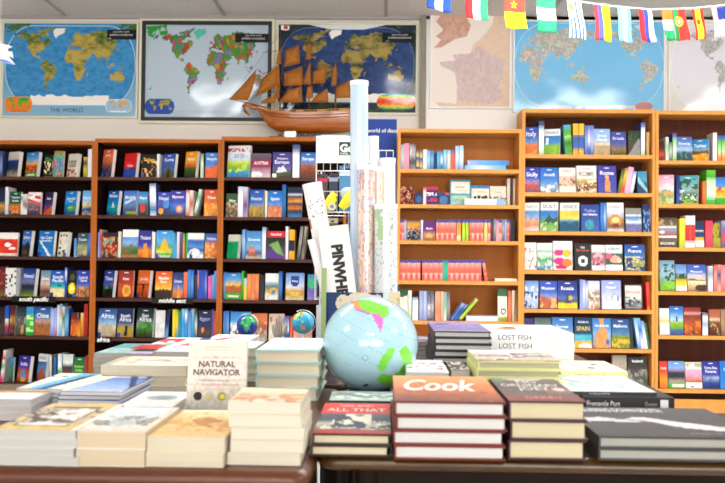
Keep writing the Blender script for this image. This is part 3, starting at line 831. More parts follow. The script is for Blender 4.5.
shelf('B', 2, [
 ('S', 97.4, 99.2, 232, '8898d8@0 b8c0e8@1', 'thin lavender spine'),
 ('S', 99.4, 101.4, 229.5, 'd0a090@0 c82838@.3 8090e0@1', 'thin spine red above lavender'),
 ('F', 101.9, 117.8, 233, '181820@0 502018@.4 903020@.6 302028@1;b .15 1 .52 d04820;b .2 1 .62 e8a048;b .2 1 .7 40a090', 'dark festival guide with red and orange colours'),
 ('S', 118.2, 121, 231.5, 'd8d0c0@0 e8e0d0@1', 'cream spine'),
 ('F', 122, 137.8, 230, 'f0f0ec@0 ecece8@.26 5890d0@.28 88b0e0@.5 387838@.65 305828@.85 b08040@1;b .5 .85 .62 a04828', 'white-topped guide with river landscape'),
 ('F', 138, 151.6, 231, '2c2c80@0 3434a0@.5 5050a0@.6 e08020@.75 c05818@1;t Thailand .26 .15;p f09020 .4 .5 .6 .45 .8 1 .3 1', 'deep purple guide with orange robe'),
 ('S', 152, 155, 232, 'f0ece0@0 e4e0d8@1', 'ivory spine'),
 ('F', 156, 172, 231, '3090d8@0 60b0e8@.4 58a068@.6 e8d040@.8 50b030@.85 40a828@1;L 3048a0;p f0b820 .25 .72 .3 .5 .5 .25 .72 .5 .78 .72;t Thailand .93 .12', 'sky blue guide with golden pagoda'),
 ('S', 172.4, 174.6, 233, '58b0d8@0 38a0d0@1', 'thin cyan spine'),
 ('S', 174.8, 176.8, 232, '204888@0 50b8d8@.6', 'thin navy and cyan spine'),
 ('S', 177, 179.4, 232, 'f0f0f0@0 e0c8d0@1', 'thin white spine'),
 ('S', 179.6, 182.2, 233, '705898@0 483060@1', 'plum spine'),
 ('S', 182.6, 184.8, 233.5, '48a850@0 e09848@.5 d07830@1', 'green and orange spine'),
 ('F', 185.4, 203.6, 233.5, 'e8ece8@0 eceeea@.22 2058a8@.3 5088c8@.55 284880@.7 e8f0f4@.9 e8ece8@1;r 0 0 .1 1 40a050;e .5 .78 .3 .16 f4f4f0;p 183868 .2 1 .3 .7 .4 1', 'white guide with dome under blue sky'),
 ('F', 204.8, 217.4, 234, '3858a8@0 4870b8@.25 e06838@.45 e88838@.8 c85828@1;t Vietnam .2 .14;b .4 1 .6 f8b060', 'orange guide with blue top'),
])
shelf('B', 3, [
 ('F', 100.3, 114.6, 271, '2c3890@0 3850b0@.45 486098@.55 304020@.7 201818@1;L;t Tibet .3 .16;e .6 .82 .35 .12 181414;e .35 .65 .14 .06 58a040;e .85 .55 .08 .06 d04048', 'blue guide with dark grazing yak', 3),
 ('F', 118, 133, 271, '8c2418@0 a83020@.45 c05028@.6 903018@1;L;t Iran .3 .12;e .55 .75 .28 .22 e8a838;e .55 .72 .18 .12 d88828', 'brick red guide with golden face'),
 ('F', 134.4, 150.6, 271, 'd86028@0 e87838@.4 d85820@.6 a84018@1;t Jordan .3 .12;p 401810 0 .5 1 .48 1 .52 .6 .56 .55 .95 .45 .95 .45 .56 0 .54;r 0 .84 .2 1 2c3870', 'orange guide with dark acacia tree', 4),
 ('F', 155, 171.6, 272, 'd84818@0 e87820@.3 f8b030@.6 f8c048@.68 3a2418@.72 302018@1;L;t Middle .25 .12;t East .38 .12;e .3 .7 .08 .03 302018;e .5 .7 .08 .03 302018;e .7 .7 .08 .03 302018', 'sunset orange guide with camel train'),
 ('F', 172.6, 183, 273, '202c60@0 3450a0@.4 6878b8@.6 e08848@.75 c86028@1;t Oman .34 .14;p e89850 .4 1 .55 .4 .75 1', 'navy guide with orange spire'),
 ('S', 183.6, 187.4, 272, 'e88058@0 e87050@.6 c85840@1', 'coral spine'),
 ('S', 187.8, 190.4, 270, '3c80d8@0 4890e0@.5 2860b0@1', 'bright blue spine'),
 ('S', 190.6, 193.6, 270, '2868b8@0 58a0e0@.5 2050a0@1', 'second bright blue spine'),
 ('S', 194.6, 197, 275, '503838@0 282838@1', 'dark brown spine'),
 ('S', 197.2, 199.2, 270, '3860c0@0 e08060@.4 3050a8@.7', 'thin spine blue and coral'),
 ('S', 199.4, 202, 270.5, '2848b0@0 3858c0@1', 'cobalt spine'),
 ('S', 202.2, 204.6, 270, '2040a0@0 4060c8@.5 2848b0@1', 'darker cobalt spine'),
 ('S', 204.8, 207, 270.5, '3048a8@0 9098d8@.5 3048b0@1', 'cobalt spine with lilac lettering'),
 ('S', 208, 211, 276, 'e060b0@0 e870b8@.6 c850a0@1', 'magenta spine'),
 ('S', 211.4, 213.8, 275, '98a8e0@0 7088d0@1', 'lilac spine'),
 ('S', 214.2, 217.4, 271, '60a0e0@0 4888d0@1', 'sky blue spine'),
])
shelf('B', 4, [
 ('F', 98, 115.6, 309, '1c3878@0 3c70b8@.3 88b0d8@.5 d8c8a8@.65 c0a070@.85 907048@1;L;t Africa .26 .18;p b8a888 .1 .95 .2 .6 .5 .55 .8 .62 .85 .95;r 0 .84 .18 1 2838a0', 'blue-topped guide with pale elephants'),
 ('F', 117, 132.6, 309, '141c48@0 182c68@.45 3c5890@.5 b09820@.7 a08018@1;t South .25 .12;t Africa .38 .16;p 181818 .45 .95 .5 .6 .65 .6 .65 .95;r 0 .84 .2 1 2c40a0', 'navy guide with penguin on yellow'),
 ('F', 134.6, 153.4, 309, '182430@0 284848@.35 88a088@.6 486830@.75 283818@1;L;t East .25 .13;t Africa .38 .17;e .55 .64 .38 .16 3c8030;e .4 .6 .2 .1 58a040;r .5 .7 .56 .95 382818', 'dark guide with spreading green tree', 1),
 ('F', 155, 164.6, 311, 'd8d8d8@0 e4e2e0@1', 'blank pale grey book back'),
 ('S', 165, 172, 310, '141c38@0 203060@.5 58a0d8@.8', 'black and blue spine leaning right', 5),
 ('S', 172.4, 175.4, 309.5, 'e8c828@0 f0d838@.6 d8b020@1', 'yellow spine'),
 ('S', 175.6, 178.2, 310, 'b0c830@0 f0d020@.5 3890c8@1', 'lime and yellow spine'),
 ('S', 178.6, 181, 311, '208858@0 2898c0@.6', 'green and teal spine'),
 ('S', 181.4, 184.2, 309, '88c8e8@0 3898d8@.5 60b0e0@1', 'pale cyan spine'),
 ('S', 184.4, 187.6, 309, '3890c8@0 e0e8f0@.2 3890d8@.5', 'cyan spine with white band'),
 ('S', 188, 191, 311, '4878c0@0 70a8e0@.6', 'steel blue spine'),
 ('S', 191.2, 194.2, 309, 'a8b0b8@0 50b0e0@.3 3088c8@1', 'cyan spine with grey top'),
 ('S', 194.6, 197.2, 312, '203828@0 d0d8d0@.5 284038@1', 'dark green thin spine'),
 ('F', 198, 211.4, 311, '181c38@0 202c58@.5 303048@.65 583828@.8 283050@1;L;t Egypt .3 .14 a0a8d0;e .35 .7 .12 .1 d87838', 'dark navy guide with small orange glow'),
 ('S', 211.8, 213.8, 309.5, '5848a0@0 7868b8@1', 'violet thin spine'),
 ('S', 214.2, 217.4, 311, 'e84828@0 f06838@.6 d84020@1', 'bright red-orange spine'),
])
shelf('C', 0, [
 ('F', 225.8, 250, 145.5, 'e8eaec@0 e0e4e8@.2 c8d8e8@.45 d8e040@.52 80b838@.7 40a0c0@.85 5078b8@1;b .08 .2 .5 c04838;t 2015 .32 .14 7088b0;b .5 .85 .6 d0e060', 'large white almanac with green and blue waves', 1),
 ('F', 251.5, 270.6, 153.5, '685868@0 584858@.2 902848@.3 982c50@.55 b08090@.7 d8ccd0@1;t AUSTRIA .4 .15;e .25 .9 .3 .15 f0f0f0', 'plum guide with white corner'),
 ('F', 272.4, 291.4, 152.5, '403880@0 504898@.55 605888@.65 485838@.8 384828@1;L;t Western .24 .1;t Europe .38 .16;p e8e8f0 .2 .8 .35 .55 .45 .62 .55 .5 .8 .78;r 0 .85 .22 1 e8f0e8', 'purple guide with snowy white peak'),
 ('S', 292.6, 299.6, 144.5, '304880@0 485898@.1 a0a0a8@.2 f0f0f0@.3 f4f4f4@1', 'thick white spine with navy cap'),
 ('F', 300.4, 315.6, 152.5, '2860b0@0 4888c8@.35 a05838@.55 803c20@.8 503028@1;L;t Europe .25 .14;n .4 1 .4', 'blue guide with red-brown canyon'),
])
shelf('C', 1, [
 ('F', 226, 237.6, 194, '285020@0 386028@.4 806848@.6 404828@1;t Alps .3 .13;b .4 1 .6 c8a080', 'dark green guide with tan rocks'),
 ('S', 238, 243, 186.5, 'c0c8e0@0 f0f0f4@.3 e8e8f0@1', 'tall white spine'),
 ('S', 243.2, 247.6, 187, 'd8d8e4@0 784088@.6 b0a0c0@1', 'white spine with violet foot'),
 ('F', 248.4, 263.4, 190, '2c58a8@0 4070c0@.45 7890c0@.55 b89850@.65 907830@1;L;t France .32 .15;p c8a850 .3 1 .38 .5 .46 1;n .6 1 .4', 'blue guide with stone church tower', 1),
 ('S', 265, 267.4, 191, 'e8dcc8@0 e0d4c0@1', 'thin cream spine'),
 ('F', 268, 281.8, 191, '1468b8@0 2880d0@.4 5090c8@.5 c06040@.65 a84828@1;L;t Spain .3 .13;m .62 .15 d07850;b .6 1 .6 e89868', 'bright blue guide with coral battlements'),
 ('S', 282.2, 285.8, 184.5, '1c60a8@0 2870b8@.6 184878@1', 'tall blue spine'),
 ('F', 287.6, 302, 187.5, '0c1838@0 102040@.2 e8e8f0@.24 102040@.3 e09020@.48 182848@.55 d07820@.7 101c38@.8 3878b0@1;n .4 1 .4', 'navy guide with orange stripes'),
])
shelf('C', 2, [
 ('F', 225.6, 239.6, 235, 'e8e8d4@0 e4e6d0@.28 18a060@.3 20a868@1', 'cream-topped guide with plain green block', 2),
 ('S', 242, 245.4, 229.5, '5888c8@0 a0c0e0@.4 4878b8@1', 'pale blue spine'),
 ('F', 245.8, 261.8, 231.5, '3c80c0@0 60a0d0@.5 88a8c0@.65 305890@.8 c8b890@1;t Greece .3 .12;e .38 .7 .18 .16 d08068;e .4 .86 .3 .08 b05848', 'sky blue guide with pink rock'),
 ('S', 262.2, 265.8, 227, '8098b8@0 f0f0f4@.3 d8e0e8@1', 'white spine with blue cap'),
 ('F', 266.6, 285, 231.5, '101010@0 181818@.2 d02028@.01 c81c24@.22 18181c@.24 203018@.5 583878@.75 603c90@1;r 0 0 1 .22 d02028;t Istanbul .11 .1;p 78a850 .1 .5 .6 .35 .95 .9 .6 .8;p 583088 .1 1 .3 .6 .7 1', 'black guide with red banner and green dancer'),
 ('S', 285.6, 288.4, 226.5, 'd8dce0@0 f0f0f0@.3 e8e8e8@1', 'white tall spine'),
 ('S', 289, 294.6, 229.5, 'f0a820@0 e8a018@.36 101828@.38 18284a@.7 f0a820@.74 f0a820@1', 'yellow spine with black middle'),
 ('S', 297, 300.4, 226, '707070@0 989890@.4 484848@1', 'grey magazine spine', 6),
 ('S', 301, 305, 226, 'a09888@0 585048@.6 908878@1', 'brown-grey magazine spine', 6),
])
shelf('C', 3, [
 ('S', 222.8, 224.8, 272, '3868b8@0 70a0d8@.5 3060a8@1', 'blue spine'),
 ('F', 225, 241.4, 273.5, '2870b8@0 58a0d0@.25 e8b850@.45 a85820@.55 603018@.7 58a030@.8 40982c@1;L;m .55 .2 b05820 .72;e .5 .88 .35 .05 e8f0d8', 'guide with orange temple over green foot'),
 ('S', 241.8, 243.6, 271, '40a830@0 50b838@.4 308838@1', 'thin green spine'),
 ('S', 243.8, 246.8, 278, 'a0c8e0@0 e8c828@.5 f0d030@1', 'yellow spine with pale top'),
 ('S', 247.2, 251, 274, 'e88048@0 f09860@.5 d86838@1;n 0 1 .15', 'orange spine'),
 ('S', 251.2, 255, 274, 'e88850@0 e07840@.5 e89060@1;n 0 1 .15', 'second orange spine'),
 ('S', 255.2, 258.8, 274, 'e07840@0 f09860@.5 d06030@1;n 0 1 .15', 'third orange spine'),
 ('S', 260, 264, 275.5, '202028@0 303040@1', 'black spine'),
 ('F', 265, 278.4, 274, 'e0e4dc@0 e8e8e0@.3 a0b8c8@.35 607860@.5 d0a850@.7 d8d8c8@.85 e8e4dc@1;e .6 .65 .25 .1 e0a838;b .45 .8 .6 4878a0', 'pale guide with golden hillside'),
 ('S', 278.8, 282.2, 271.5, '2858a8@0 4880c8@.5 203c80@1', 'dark blue spine'),
 ('F', 285.6, 304, 273.5, '5888c8@0 98b0d8@.3 c8d0d8@.5 c8a060@.65 b88838@.8 d8c898@1;p 1c4088 .3 .1 .7 .1 .75 .3 .7 .44 .5 .52 .3 .44 .25 .3;e .5 .76 .32 .08 e8b840;t Rhine .3 .08', 'pale blue guide with navy shield emblem'),
 ('F', 307.4, 317, 275, '3878b8@0 40a878@.3 6858a8@.6 8878b8@1;e .4 .4 .3 .15 30b070', 'violet guide with green disc'),
])
shelf('C', 4, [
 ('S', 223.2, 226, 311.5, '3070c0@0 5890d8@.5 2860b0@1', 'mid blue spine'),
 ('S', 226.2, 229, 311.5, '2868b8@0 78a8e0@.5 2860b0@1', 'second mid blue spine'),
 ('F', 230, 250.6, 312.5, '2478c0@0 58a0d8@.35 d0dce4@.5 705848@.65 485868@.9;b .4 .8 .6 e8ece8', 'blue guide with white village'),
 ('F', 252, 266.8, 314, 'c86838@0 d07848@.3 a05030@.5 807068@.7 c0b0a0@1;b .3 1 .6 e8a878', 'rust orange guide'),
 ('F', 268.6, 284, 314.5, 'c8a898@0 d8c0b0@.4 e0d8c8@.7 c8bca8@1;b .1 .4 .6 b06850', 'faded tan guide'),
 ('S', 284.4, 286.6, 317, '3060b0@0 e8e8f0@.5 3060b0@.7', 'thin blue and white spine'),
 ('S', 287, 289.2, 317, '2858a8@0 e0e4f0@.5 2858a8@.7', 'second thin blue and white spine'),
 ('S', 290, 292.6, 317, 'd84030@0 e87050@1', 'red thin spine'),
 ('F', 293.4, 312, 315, 'b83828@0 d86848@.5 c0b0a0@1', 'brick red guide behind small globe'),
])
# ---- low birch bookcase
shelf('D', 0, [
 ('S', 400, 403.4, 144.6, '90b8d0@0 c8d8e8@.5 78a0b8@1', 'grey-blue spine'),
 ('S', 404, 409.2, 143.2, 'f088a0@0 f8a0b4@.5 f090a4@1', 'pink spine'),
 ('S', 409.6, 412.4, 144, '807880@0 d8d0d0@.3 484048@.7 908890@1;n 0 1 .5', 'grey striped spine'),
 ('S', 412.6, 415.6, 144, '787078@0 c8c0c0@.3 504850@.7 989098@1;n 0 1 .5', 'second grey striped spine'),
 ('S', 416.2, 419.2, 150.5, '28409a@0 e8d040@.25 2040a0@.4 e8d040@.8 2040a0@.9', 'blue spine with yellow bands'),
 ('S', 419.6, 422.8, 150.5, '2c44a0@0 e8d040@.3 2040a0@.45 e0c838@.85 2040a0@.95', 'second blue spine with yellow bands'),
 ('S', 423.2, 426.8, 149.4, 'f4f4f4@0 e8eef0@1', 'white spine'),
 ('S', 427.2, 430.2, 150.5, '60b0e0@0 a8d8f0@.5 58a8d8@1', 'light cyan spine'),
 ('S', 430.5, 433.8, 150.5, '3878c0@0 78b0e0@.5 3070b8@1', 'blue spine'),
 ('S', 434.4, 436.4, 153, '18305a@0 182c58@1', 'navy thin spine'),
 ('S', 437, 440.2, 151.5, '3898d0@0 60b8e0@.5 2880b8@1', 'teal blue spine'),
 ('S', 440.4, 443, 151.5, '2880c0@0 e0f0f8@.5 2880c0@.8', 'teal blue spine with white text'),
 ('S', 443.4, 446.8, 149.8, '68b8d8@0 b8e0f0@.4 50a0d0@1', 'pale turquoise spine'),
 ('S', 447.2, 450.6, 150, '88b0c8@0 f0e8d8@.3 d8d0c0@1', 'cream spine with blue top'),
 ('S', 451, 455, 150, '4860b0@0 e86848@.3 e05838@1', 'red spine with blue top'),
 ('S', 455.4, 459, 145.8, 'a0c0f0@0 d8e8f8@.5 88a8e0@1', 'pale periwinkle spine'),
 ('S', 459.4, 463.4, 145.4, 'b0c8f0@0 e8f0f8@.5 98b0e0@1', 'second pale periwinkle spine'),
])
BACK[0] = 0.10
shelf('D', 1, [
 ('F', 400.4, 413.8, 187, '381818@0 401c18@1;b 0 1 .5 c83820;b 0 1 .6 e0b080;b 0 1 .72 101820', 'small collage-covered book in red and black'),
 ('F', 415, 422.8, 193, '183058@0 204878@.6 102038@1;e .5 .55 .35 .3 3868a0', 'dark blue small book with jug shape'),
 ('S', 423.2, 426.2, 187.5, 'd02838@0 f0f0f4@.3 f0f0f4@1', 'white spine with red top'),
 ('F', 426.6, 438, 187, 'd82838@0 d02840@.15 382878@.2 403080@1;b .3 .5 .5 f0e8f0;b .6 .8 .5 e03848', 'indigo and red small book'),
 ('F', 439, 449.4, 193, '2c3c78@0 284078@1;e .45 .6 .42 .35 4878b0;e .8 .1 .2 .1 e04838', 'blue small book with round jug'),
 ('F', 450.2, 471, 180, '4c9cb0@0 58a8b8@1;r .08 .07 .92 .55 ece4d4;r .08 .6 .92 .95 98c8c0;t Travels .7 .13 f0e060;r .3 .28 .7 .3 a09888', 'teal framed book with cream panel'),
 ('F', 471.6, 489.6, 186, '2878b8@0 3080c0@.13 e8dcc4@.15 e8dcc8@.5 e4d8c0@1;t Travels .3 .1 908880;r .1 .55 .3 .95 302c28;r .36 .5 .5 .95 403830;r .58 .55 .7 .95 302c28;r .75 .5 .9 .95 383028', 'cream book with dark silhouettes, blue top'),
 ('F', 490.2, 506.6, 186.5, 'e8dcc8@0 e8dcc8@1;t Stories .3 .09 a09080;b .55 .8 .5 403830', 'plain cream book with dark strip'),
 ('S', 507.2, 510, 178.5, 'f0e8d8@0 e0d0b8@1', 'ivory spine'),
 ('S', 510.4, 512.8, 177.5, '583c28@0 483020@1', 'dark brown spine'),
 ('S', 513.2, 515.4, 178.5, 'e8d8c0@0 e0c8a8@1', 'tan spine'),
])
BACK[0] = 0.0
row = [('S', 399.9, 401.8, 219.4, 'reds'), ('S', 402, 403.8, 219.4, 'reds'), ('S', 404, 406.4, 219.4, 'lav'),
 ('F', 407, 420.4, 220.6, '383c50@0 e8a028@.2 d88028@.35 203858@.6 182c4a@1;b .3 1 .5 c8b090;b .3 1 .6 101c30', 'small guide with amber dusk scene'),
 ('S', 420.8, 423, 220, 'e8e0e8@0 c8b8d0@1', 'thin pale lilac spine'),
 ('F', 423.4, 435.6, 221, '582068@0 682878@.5 c08850@.7 a06830@1;t Malta .4 .12;e .5 .78 .3 .12 e0a868', 'purple small guide with tan foot')]
x = 436.2
for k in range(8):
    row.append(('S', x, x + 2.3, 219.5, 'reds')); x += 2.5
row += [('S', 456.6, 461, 219.6, 'or'), ('S', 462, 465.2, 219.6, 'lime'), ('S', 465.5, 468.8, 219.6, 'lime')]
x = 469.4
for k in range(6):
    row.append(('S', x, x + 2.2, 219.6, 'reds')); x += 2.4
row += [('S', 484.2, 487.6, 219.6, 'yel'), ('S', 488, 490.4, 219.6, 'reds'), ('S', 490.6, 493, 219, 'dk'), ('S', 493.6, 496, 218.6, 'gr'), ('S', 496.4, 498.8, 219.6, 'pk'), ('S', 499, 501.6, 219.6, 'reds'), ('S', 502, 504.4, 219, 'gr'), ('S', 504.8, 506.6, 219, 'lav'), ('S', 507, 509.2, 219.6, 'reds'), ('S', 509.4, 511.4, 220, 'dk'), ('S', 512, 514.6, 220, 'blk')]
PK = {
 'reds': [('585098@0 585098@.12 f0a0a0@.14 f88068@.4 f06048@.5 f47058@.62 f8b0a8@.66 ec5850@.7 ee6860@1', 'salmon pocket spine with violet top'), ('504890@0 585098@.12 f8b8b0@.16 f47058@.45 f06048@.6 fcc8b8@.66 f67c60@1', 'red violet-topped pocket spine with pale band')],
 'or': [('4a4890@0 585098@.12 f09030@.16 f0a040@.7 f0e0c0@.8 f0c890@1', 'orange pocket spine with cream foot')],
 'lime': [('4a4890@0 505898@.12 b0cc20@.16 c0d830@.6 a8c828@1', 'lime green pocket spine')],
 'yel': [('4a4890@0 505898@.12 e8c890@.16 e8d060@.6 d8c0a0@1', 'pale yellow pocket spine')],
 'dk': [('303040@0 585060@.3 702028@.5 383040@1', 'dark grey and maroon pocket spine')],
 'gr': [('707078@0 a8a8b4@.4 585860@1', 'grey pocket spine')],
 'pk': [('5a5898@0 f0a0b0@.16 f0b0c0@1', 'pink pocket spine')],
 'lav': [('5a5898@0 b8c0e8@.16 98a0d0@1', 'lavender pocket spine')],
 'blk': [('181c28@0 20202c@1', 'black pocket spine')],
 'grn': [('4a4890@0 30b088@.14 48c0a0@.5 28a880@1', 'sea green pocket spine')],
}
cnt = 0
out = []
for it in row:
    if it[0] == 'S' and it[4] in PK:
        q = PK[it[4]][cnt % len(PK[it[4]])]; cnt += 1
        out.append(('S', it[1], it[2], it[3], q[0], q[1]))
    else: out.append(it)
shelf('D', 2, out)
out = []
x = 399.9
k = 0
while x < 480.5:
    if 419.5 < x < 421.6:
        x = 422.2
    kind = 'grn' if 442.5 < x < 446.5 else 'reds'
    wd = 2.25 + 0.35 * ((k * 5) % 3) / 2
    q = PK[kind][k % len(PK[kind])]
    out.append(('S', x, x + wd, 259.6 + 0.25 * (k % 3), q[0], q[1]))
    x += wd + 0.16; k += 1
out.append(('S', x + 0.2, x + 6.4, 260, PK['reds'][0][0], 'salmon red pocket spine tipping left', -9))
shelf('D', 3, out)
shelf('D', 4, [
 ('F', 399, 407.6, 289.5, '204830@0 285838@.25 f0e8d0@.27 f4ecd8@1;p f0e8d0 1 .2 1 .5 .4 .27;e .6 .78 .28 .1 382820;e .6 .78 .18 .065 f0e8d0', 'green-topped cream book with round emblem, left end'),
 ('S', 408.2, 411.6, 290.5, 'e0ecd8@0 f0f0e8@.4 a0c898@1', 'white and pale green spine'),
 ('S', 412.4, 414.8, 297.5, '70a8d8@0 f0f4f8@.2 e8f0f4@1', 'thin white spine with blue top'),
 ('S', 415, 418.2, 297, '3070c0@0 f0f4f8@.18 f0f4f8@1', 'white spine with blue top'),
 ('S', 419.4, 423, 291, '98a8d8@0 b0bcec@.5 8898d0@1', 'periwinkle spine'),
 ('S', 423.3, 426.8, 291, 'a0acdc@0 c0c8f0@.5 90a0d8@1', 'second periwinkle spine'),
 ('S', 427.2, 430.6, 291, '484858@0 9090a0@.4 d8d0d8@.5 585868@1;n 0 1 .5', 'charcoal speckled spine'),
 ('S', 430.9, 434, 291.5, '505060@0 a098a0@.4 c8c0c8@.5 504858@1;n 0 1 .5', 'second charcoal speckled spine'),
 ('S', 435, 440.6, 291.3, 'd89878@0 f0a888@.2 e88860@.7 e8a080@1', 'peach orange thick spine'),
 ('S', 441, 443.4, 291.5, 'f0c8a8@0 e8a888@1', 'thin peach spine'),
 ('S', 443.7, 446.6, 292, '98a8b0@0 88d0a8@.5 e8f0e8@1', 'mint and white spine'),
 ('S', 446.9, 450, 292, '606068@0 a8a0a0@.5 605860@1', 'grey-brown spine'),
 ('S', 450.6, 462, 302.5, 'b8d0f0@0 3868b8@.3 4878c8@1', 'blue spine leaning right', 35, 0.018),
 ('S', 454.4, 468.5, 303.5, '88a0d0@0 284898@.4 3c70c0@1', 'dark blue spine leaning right', 35, 0.018),
 ('S', 458.4, 478.5, 298, 'f0c098@0 90c828@.15 a0d838@.6 c0d840@.9 304898@1', 'lime green spine leaning far right', 40),
 ('F', 498, 507.4, 289.5, '286038@0 306840@.22 f0e8d0@.25 f4ecd8@.85 a0a838@.9 90a030@1;e .6 .7 .28 .1 382820;e .6 .7 .18 .065 f0e8d0', 'green-topped cream book with round emblem, right end'),
 ('S', 507.8, 511.6, 291, 'b06848@0 e08058@.4 c86840@1', 'terracotta spine'),
 ('S', 512, 514.4, 290.5, 'f0d8b8@0 c8b090@1', 'thin beige spine'),
 ('S', 514.8, 517, 291, '705038@0 a88860@1', 'thin brown spine'),
])
# ---- tall birch bookcase
shelf('E', 0, [
 ('F', 524.6, 538, 127, '2c4cb0@0 4068c0@.35 6898d0@.55 e08040@.65 d86828@1;L;t Italy .24 .2;p e87830 0 .9 1 .62 1 .75 0 1;p f09050 .1 1 1 .8 1 1', 'blue guide with orange carrots', 1),
 ('S', 538.8, 544, 121, '283c78@0 405088@.12 a8c0c0@.2 f0f4f0@.35 f4f8f0@.8 a0d080@1', 'tall white spine with navy cap'),
 ('F', 544.6, 560.6, 129, 'e4e8e8@0 e8ecec@.25 3078b8@.28 4888c8@.55 90c040@.65 80b830@1;t FRANCE .14 .13 707880;r .1 .35 .3 .6 e8f0f4', 'white-topped guide with green meadow', 1),
 ('S', 562.4, 572.4, 124.5, '58a8d0@0 48a038@.2 88c860@.4 2c8028@.6 60b040@1;n .2 1 .4', 'thick green spine with blue top', -4, 0.05),
 ('S', 573, 578.4, 123.5, 'f0b428@0 f0b020@.36 2858a8@.4 3868b8@.8 f0b428@.84', 'yellow spine with blue middle'),
 ('S', 578.8, 584, 123.5, 'f0b830@0 f0b428@.36 2c5cac@.4 3868b8@.8 f0b428@.84', 'second yellow spine with blue middle'),
 ('S', 584.8, 587.4, 125.5, '5070c8@0 98a8e0@.5 4868c0@1', 'violet-blue thin spine'),
 ('S', 587.7, 590.4, 125.5, '4868c0@0 e8ecf8@.5 4868c0@.8', 'thin blue spine with white lettering'),
 ('S', 590.7, 593.6, 125.5, '5878c8@0 c0c8f0@.5 5070c0@1', 'pale violet-blue spine'),
 ('F', 594.2, 610.6, 129, '88b0e0@0 a0c0e8@.4 d8c8b0@.6 c8a870@.75 708060@.9 c0a880@1;L;t Greek .26 .12;t Islands .4 .12;m .66 .1 b8a078', 'pale blue guide with sandy hills'),
 ('F', 611.4, 626.6, 132, '3c4898@0 4858a8@.45 606898@.6 906838@.75 405828@1;L;t Sri_Lanka .28 .14;n .6 1 .5', 'indigo guide with brown temple foot'),
 ('F', 628.6, 640.6, 131, '243820@0 2c3c28@.3 50483c@.5 484038@1;p 90908c 0 1 .9 .3 1 .35 1 1;b .1 .4 .6 3c6030', 'dark green guide with grey wedge'),
 ('S', 641, 645, 122.5, '3850a0@0 6080c0@.1 f0f4ec@.2 f0f8f0@.7 a8d890@1', 'white spine with blue cap'),
 ('S', 646.4, 649.4, 132, 'd8a868@0 c89858@1', 'tan spine'),
])
shelf('E', 1, [
 ('F', 525, 540, 167.6, '2c3ca8@0 4050b8@.4 6088d0@.6 c05040@.7 904858@1;L;t Sicily .28 .19;b .55 1 .58 d86850;b .7 1 .6 4878a0', 'violet-blue guide with red fishing boats'),
 ('F', 540.6, 558.8, 168, '2468c0@0 3478c8@.4 5890d0@.6 90a8c0@.8 7898b0@1;L;t Amalfi .28 .14;b .6 1 .52 e8e8e4', 'blue guide with white coastal houses'),
 ('F', 559.6, 576, 168, 'f0eae4@0 ece4dc@.3 a87058@.45 885040@.7 e8ddd0@.76 f0e8e0@1;t ITALY .14 .1 b05848;b .35 .74 .5 d8b8a0', 'white-topped guide with brown arena'),
 ('F', 577, 597, 166, 'f0ece4@0 ece6dc@.45 c8a058@.55 905828@.8 d8c0a0@1;t ROME .3 .2 807468;t GUIDE .1 .07 d06050;b .55 1 .5 f0e0c0;b .6 1 .6 603818', 'cream guide with grey capital letters ROME'),
 ('F', 598, 616.8, 166, '3c3c9c@0 4848a8@1;L;t Rome .26 .17;p e09048 .4 .95 .42 .45 .62 .45 .7 .95;e .52 .42 .12 .06 e8a860', 'violet guide with amber statue column'),
 ('S', 617.6, 621.6, 169, '403c20@0 909830@.5 605818@1', 'olive spine leaning right', 10),
 ('S', 620.9, 625, 168.5, 'b0a030@0 e8c838@.3 d84830@.8', 'yellow and red spine leaning right', 10),
 ('S', 624.3, 634.4, 166.6, 'f0a0c0@0 f8c0d8@.5 f0a8c8@1', 'pink thick spine leaning right', 10, 0.036),
 ('S', 629.9, 637.6, 171, '78a8e0@0 f0f4f8@.3 f0f4f8@.8 80b0e0@1', 'white and pale blue spine leaning right', 10),
 ('F', 638.2, 647.6, 171.6, '3888b0@0 50a0b8@.4 205078@.6 184870@1;p 98c8c8 0 .2 1 .8 1 1 0 .5', 'teal blue guide'),
])
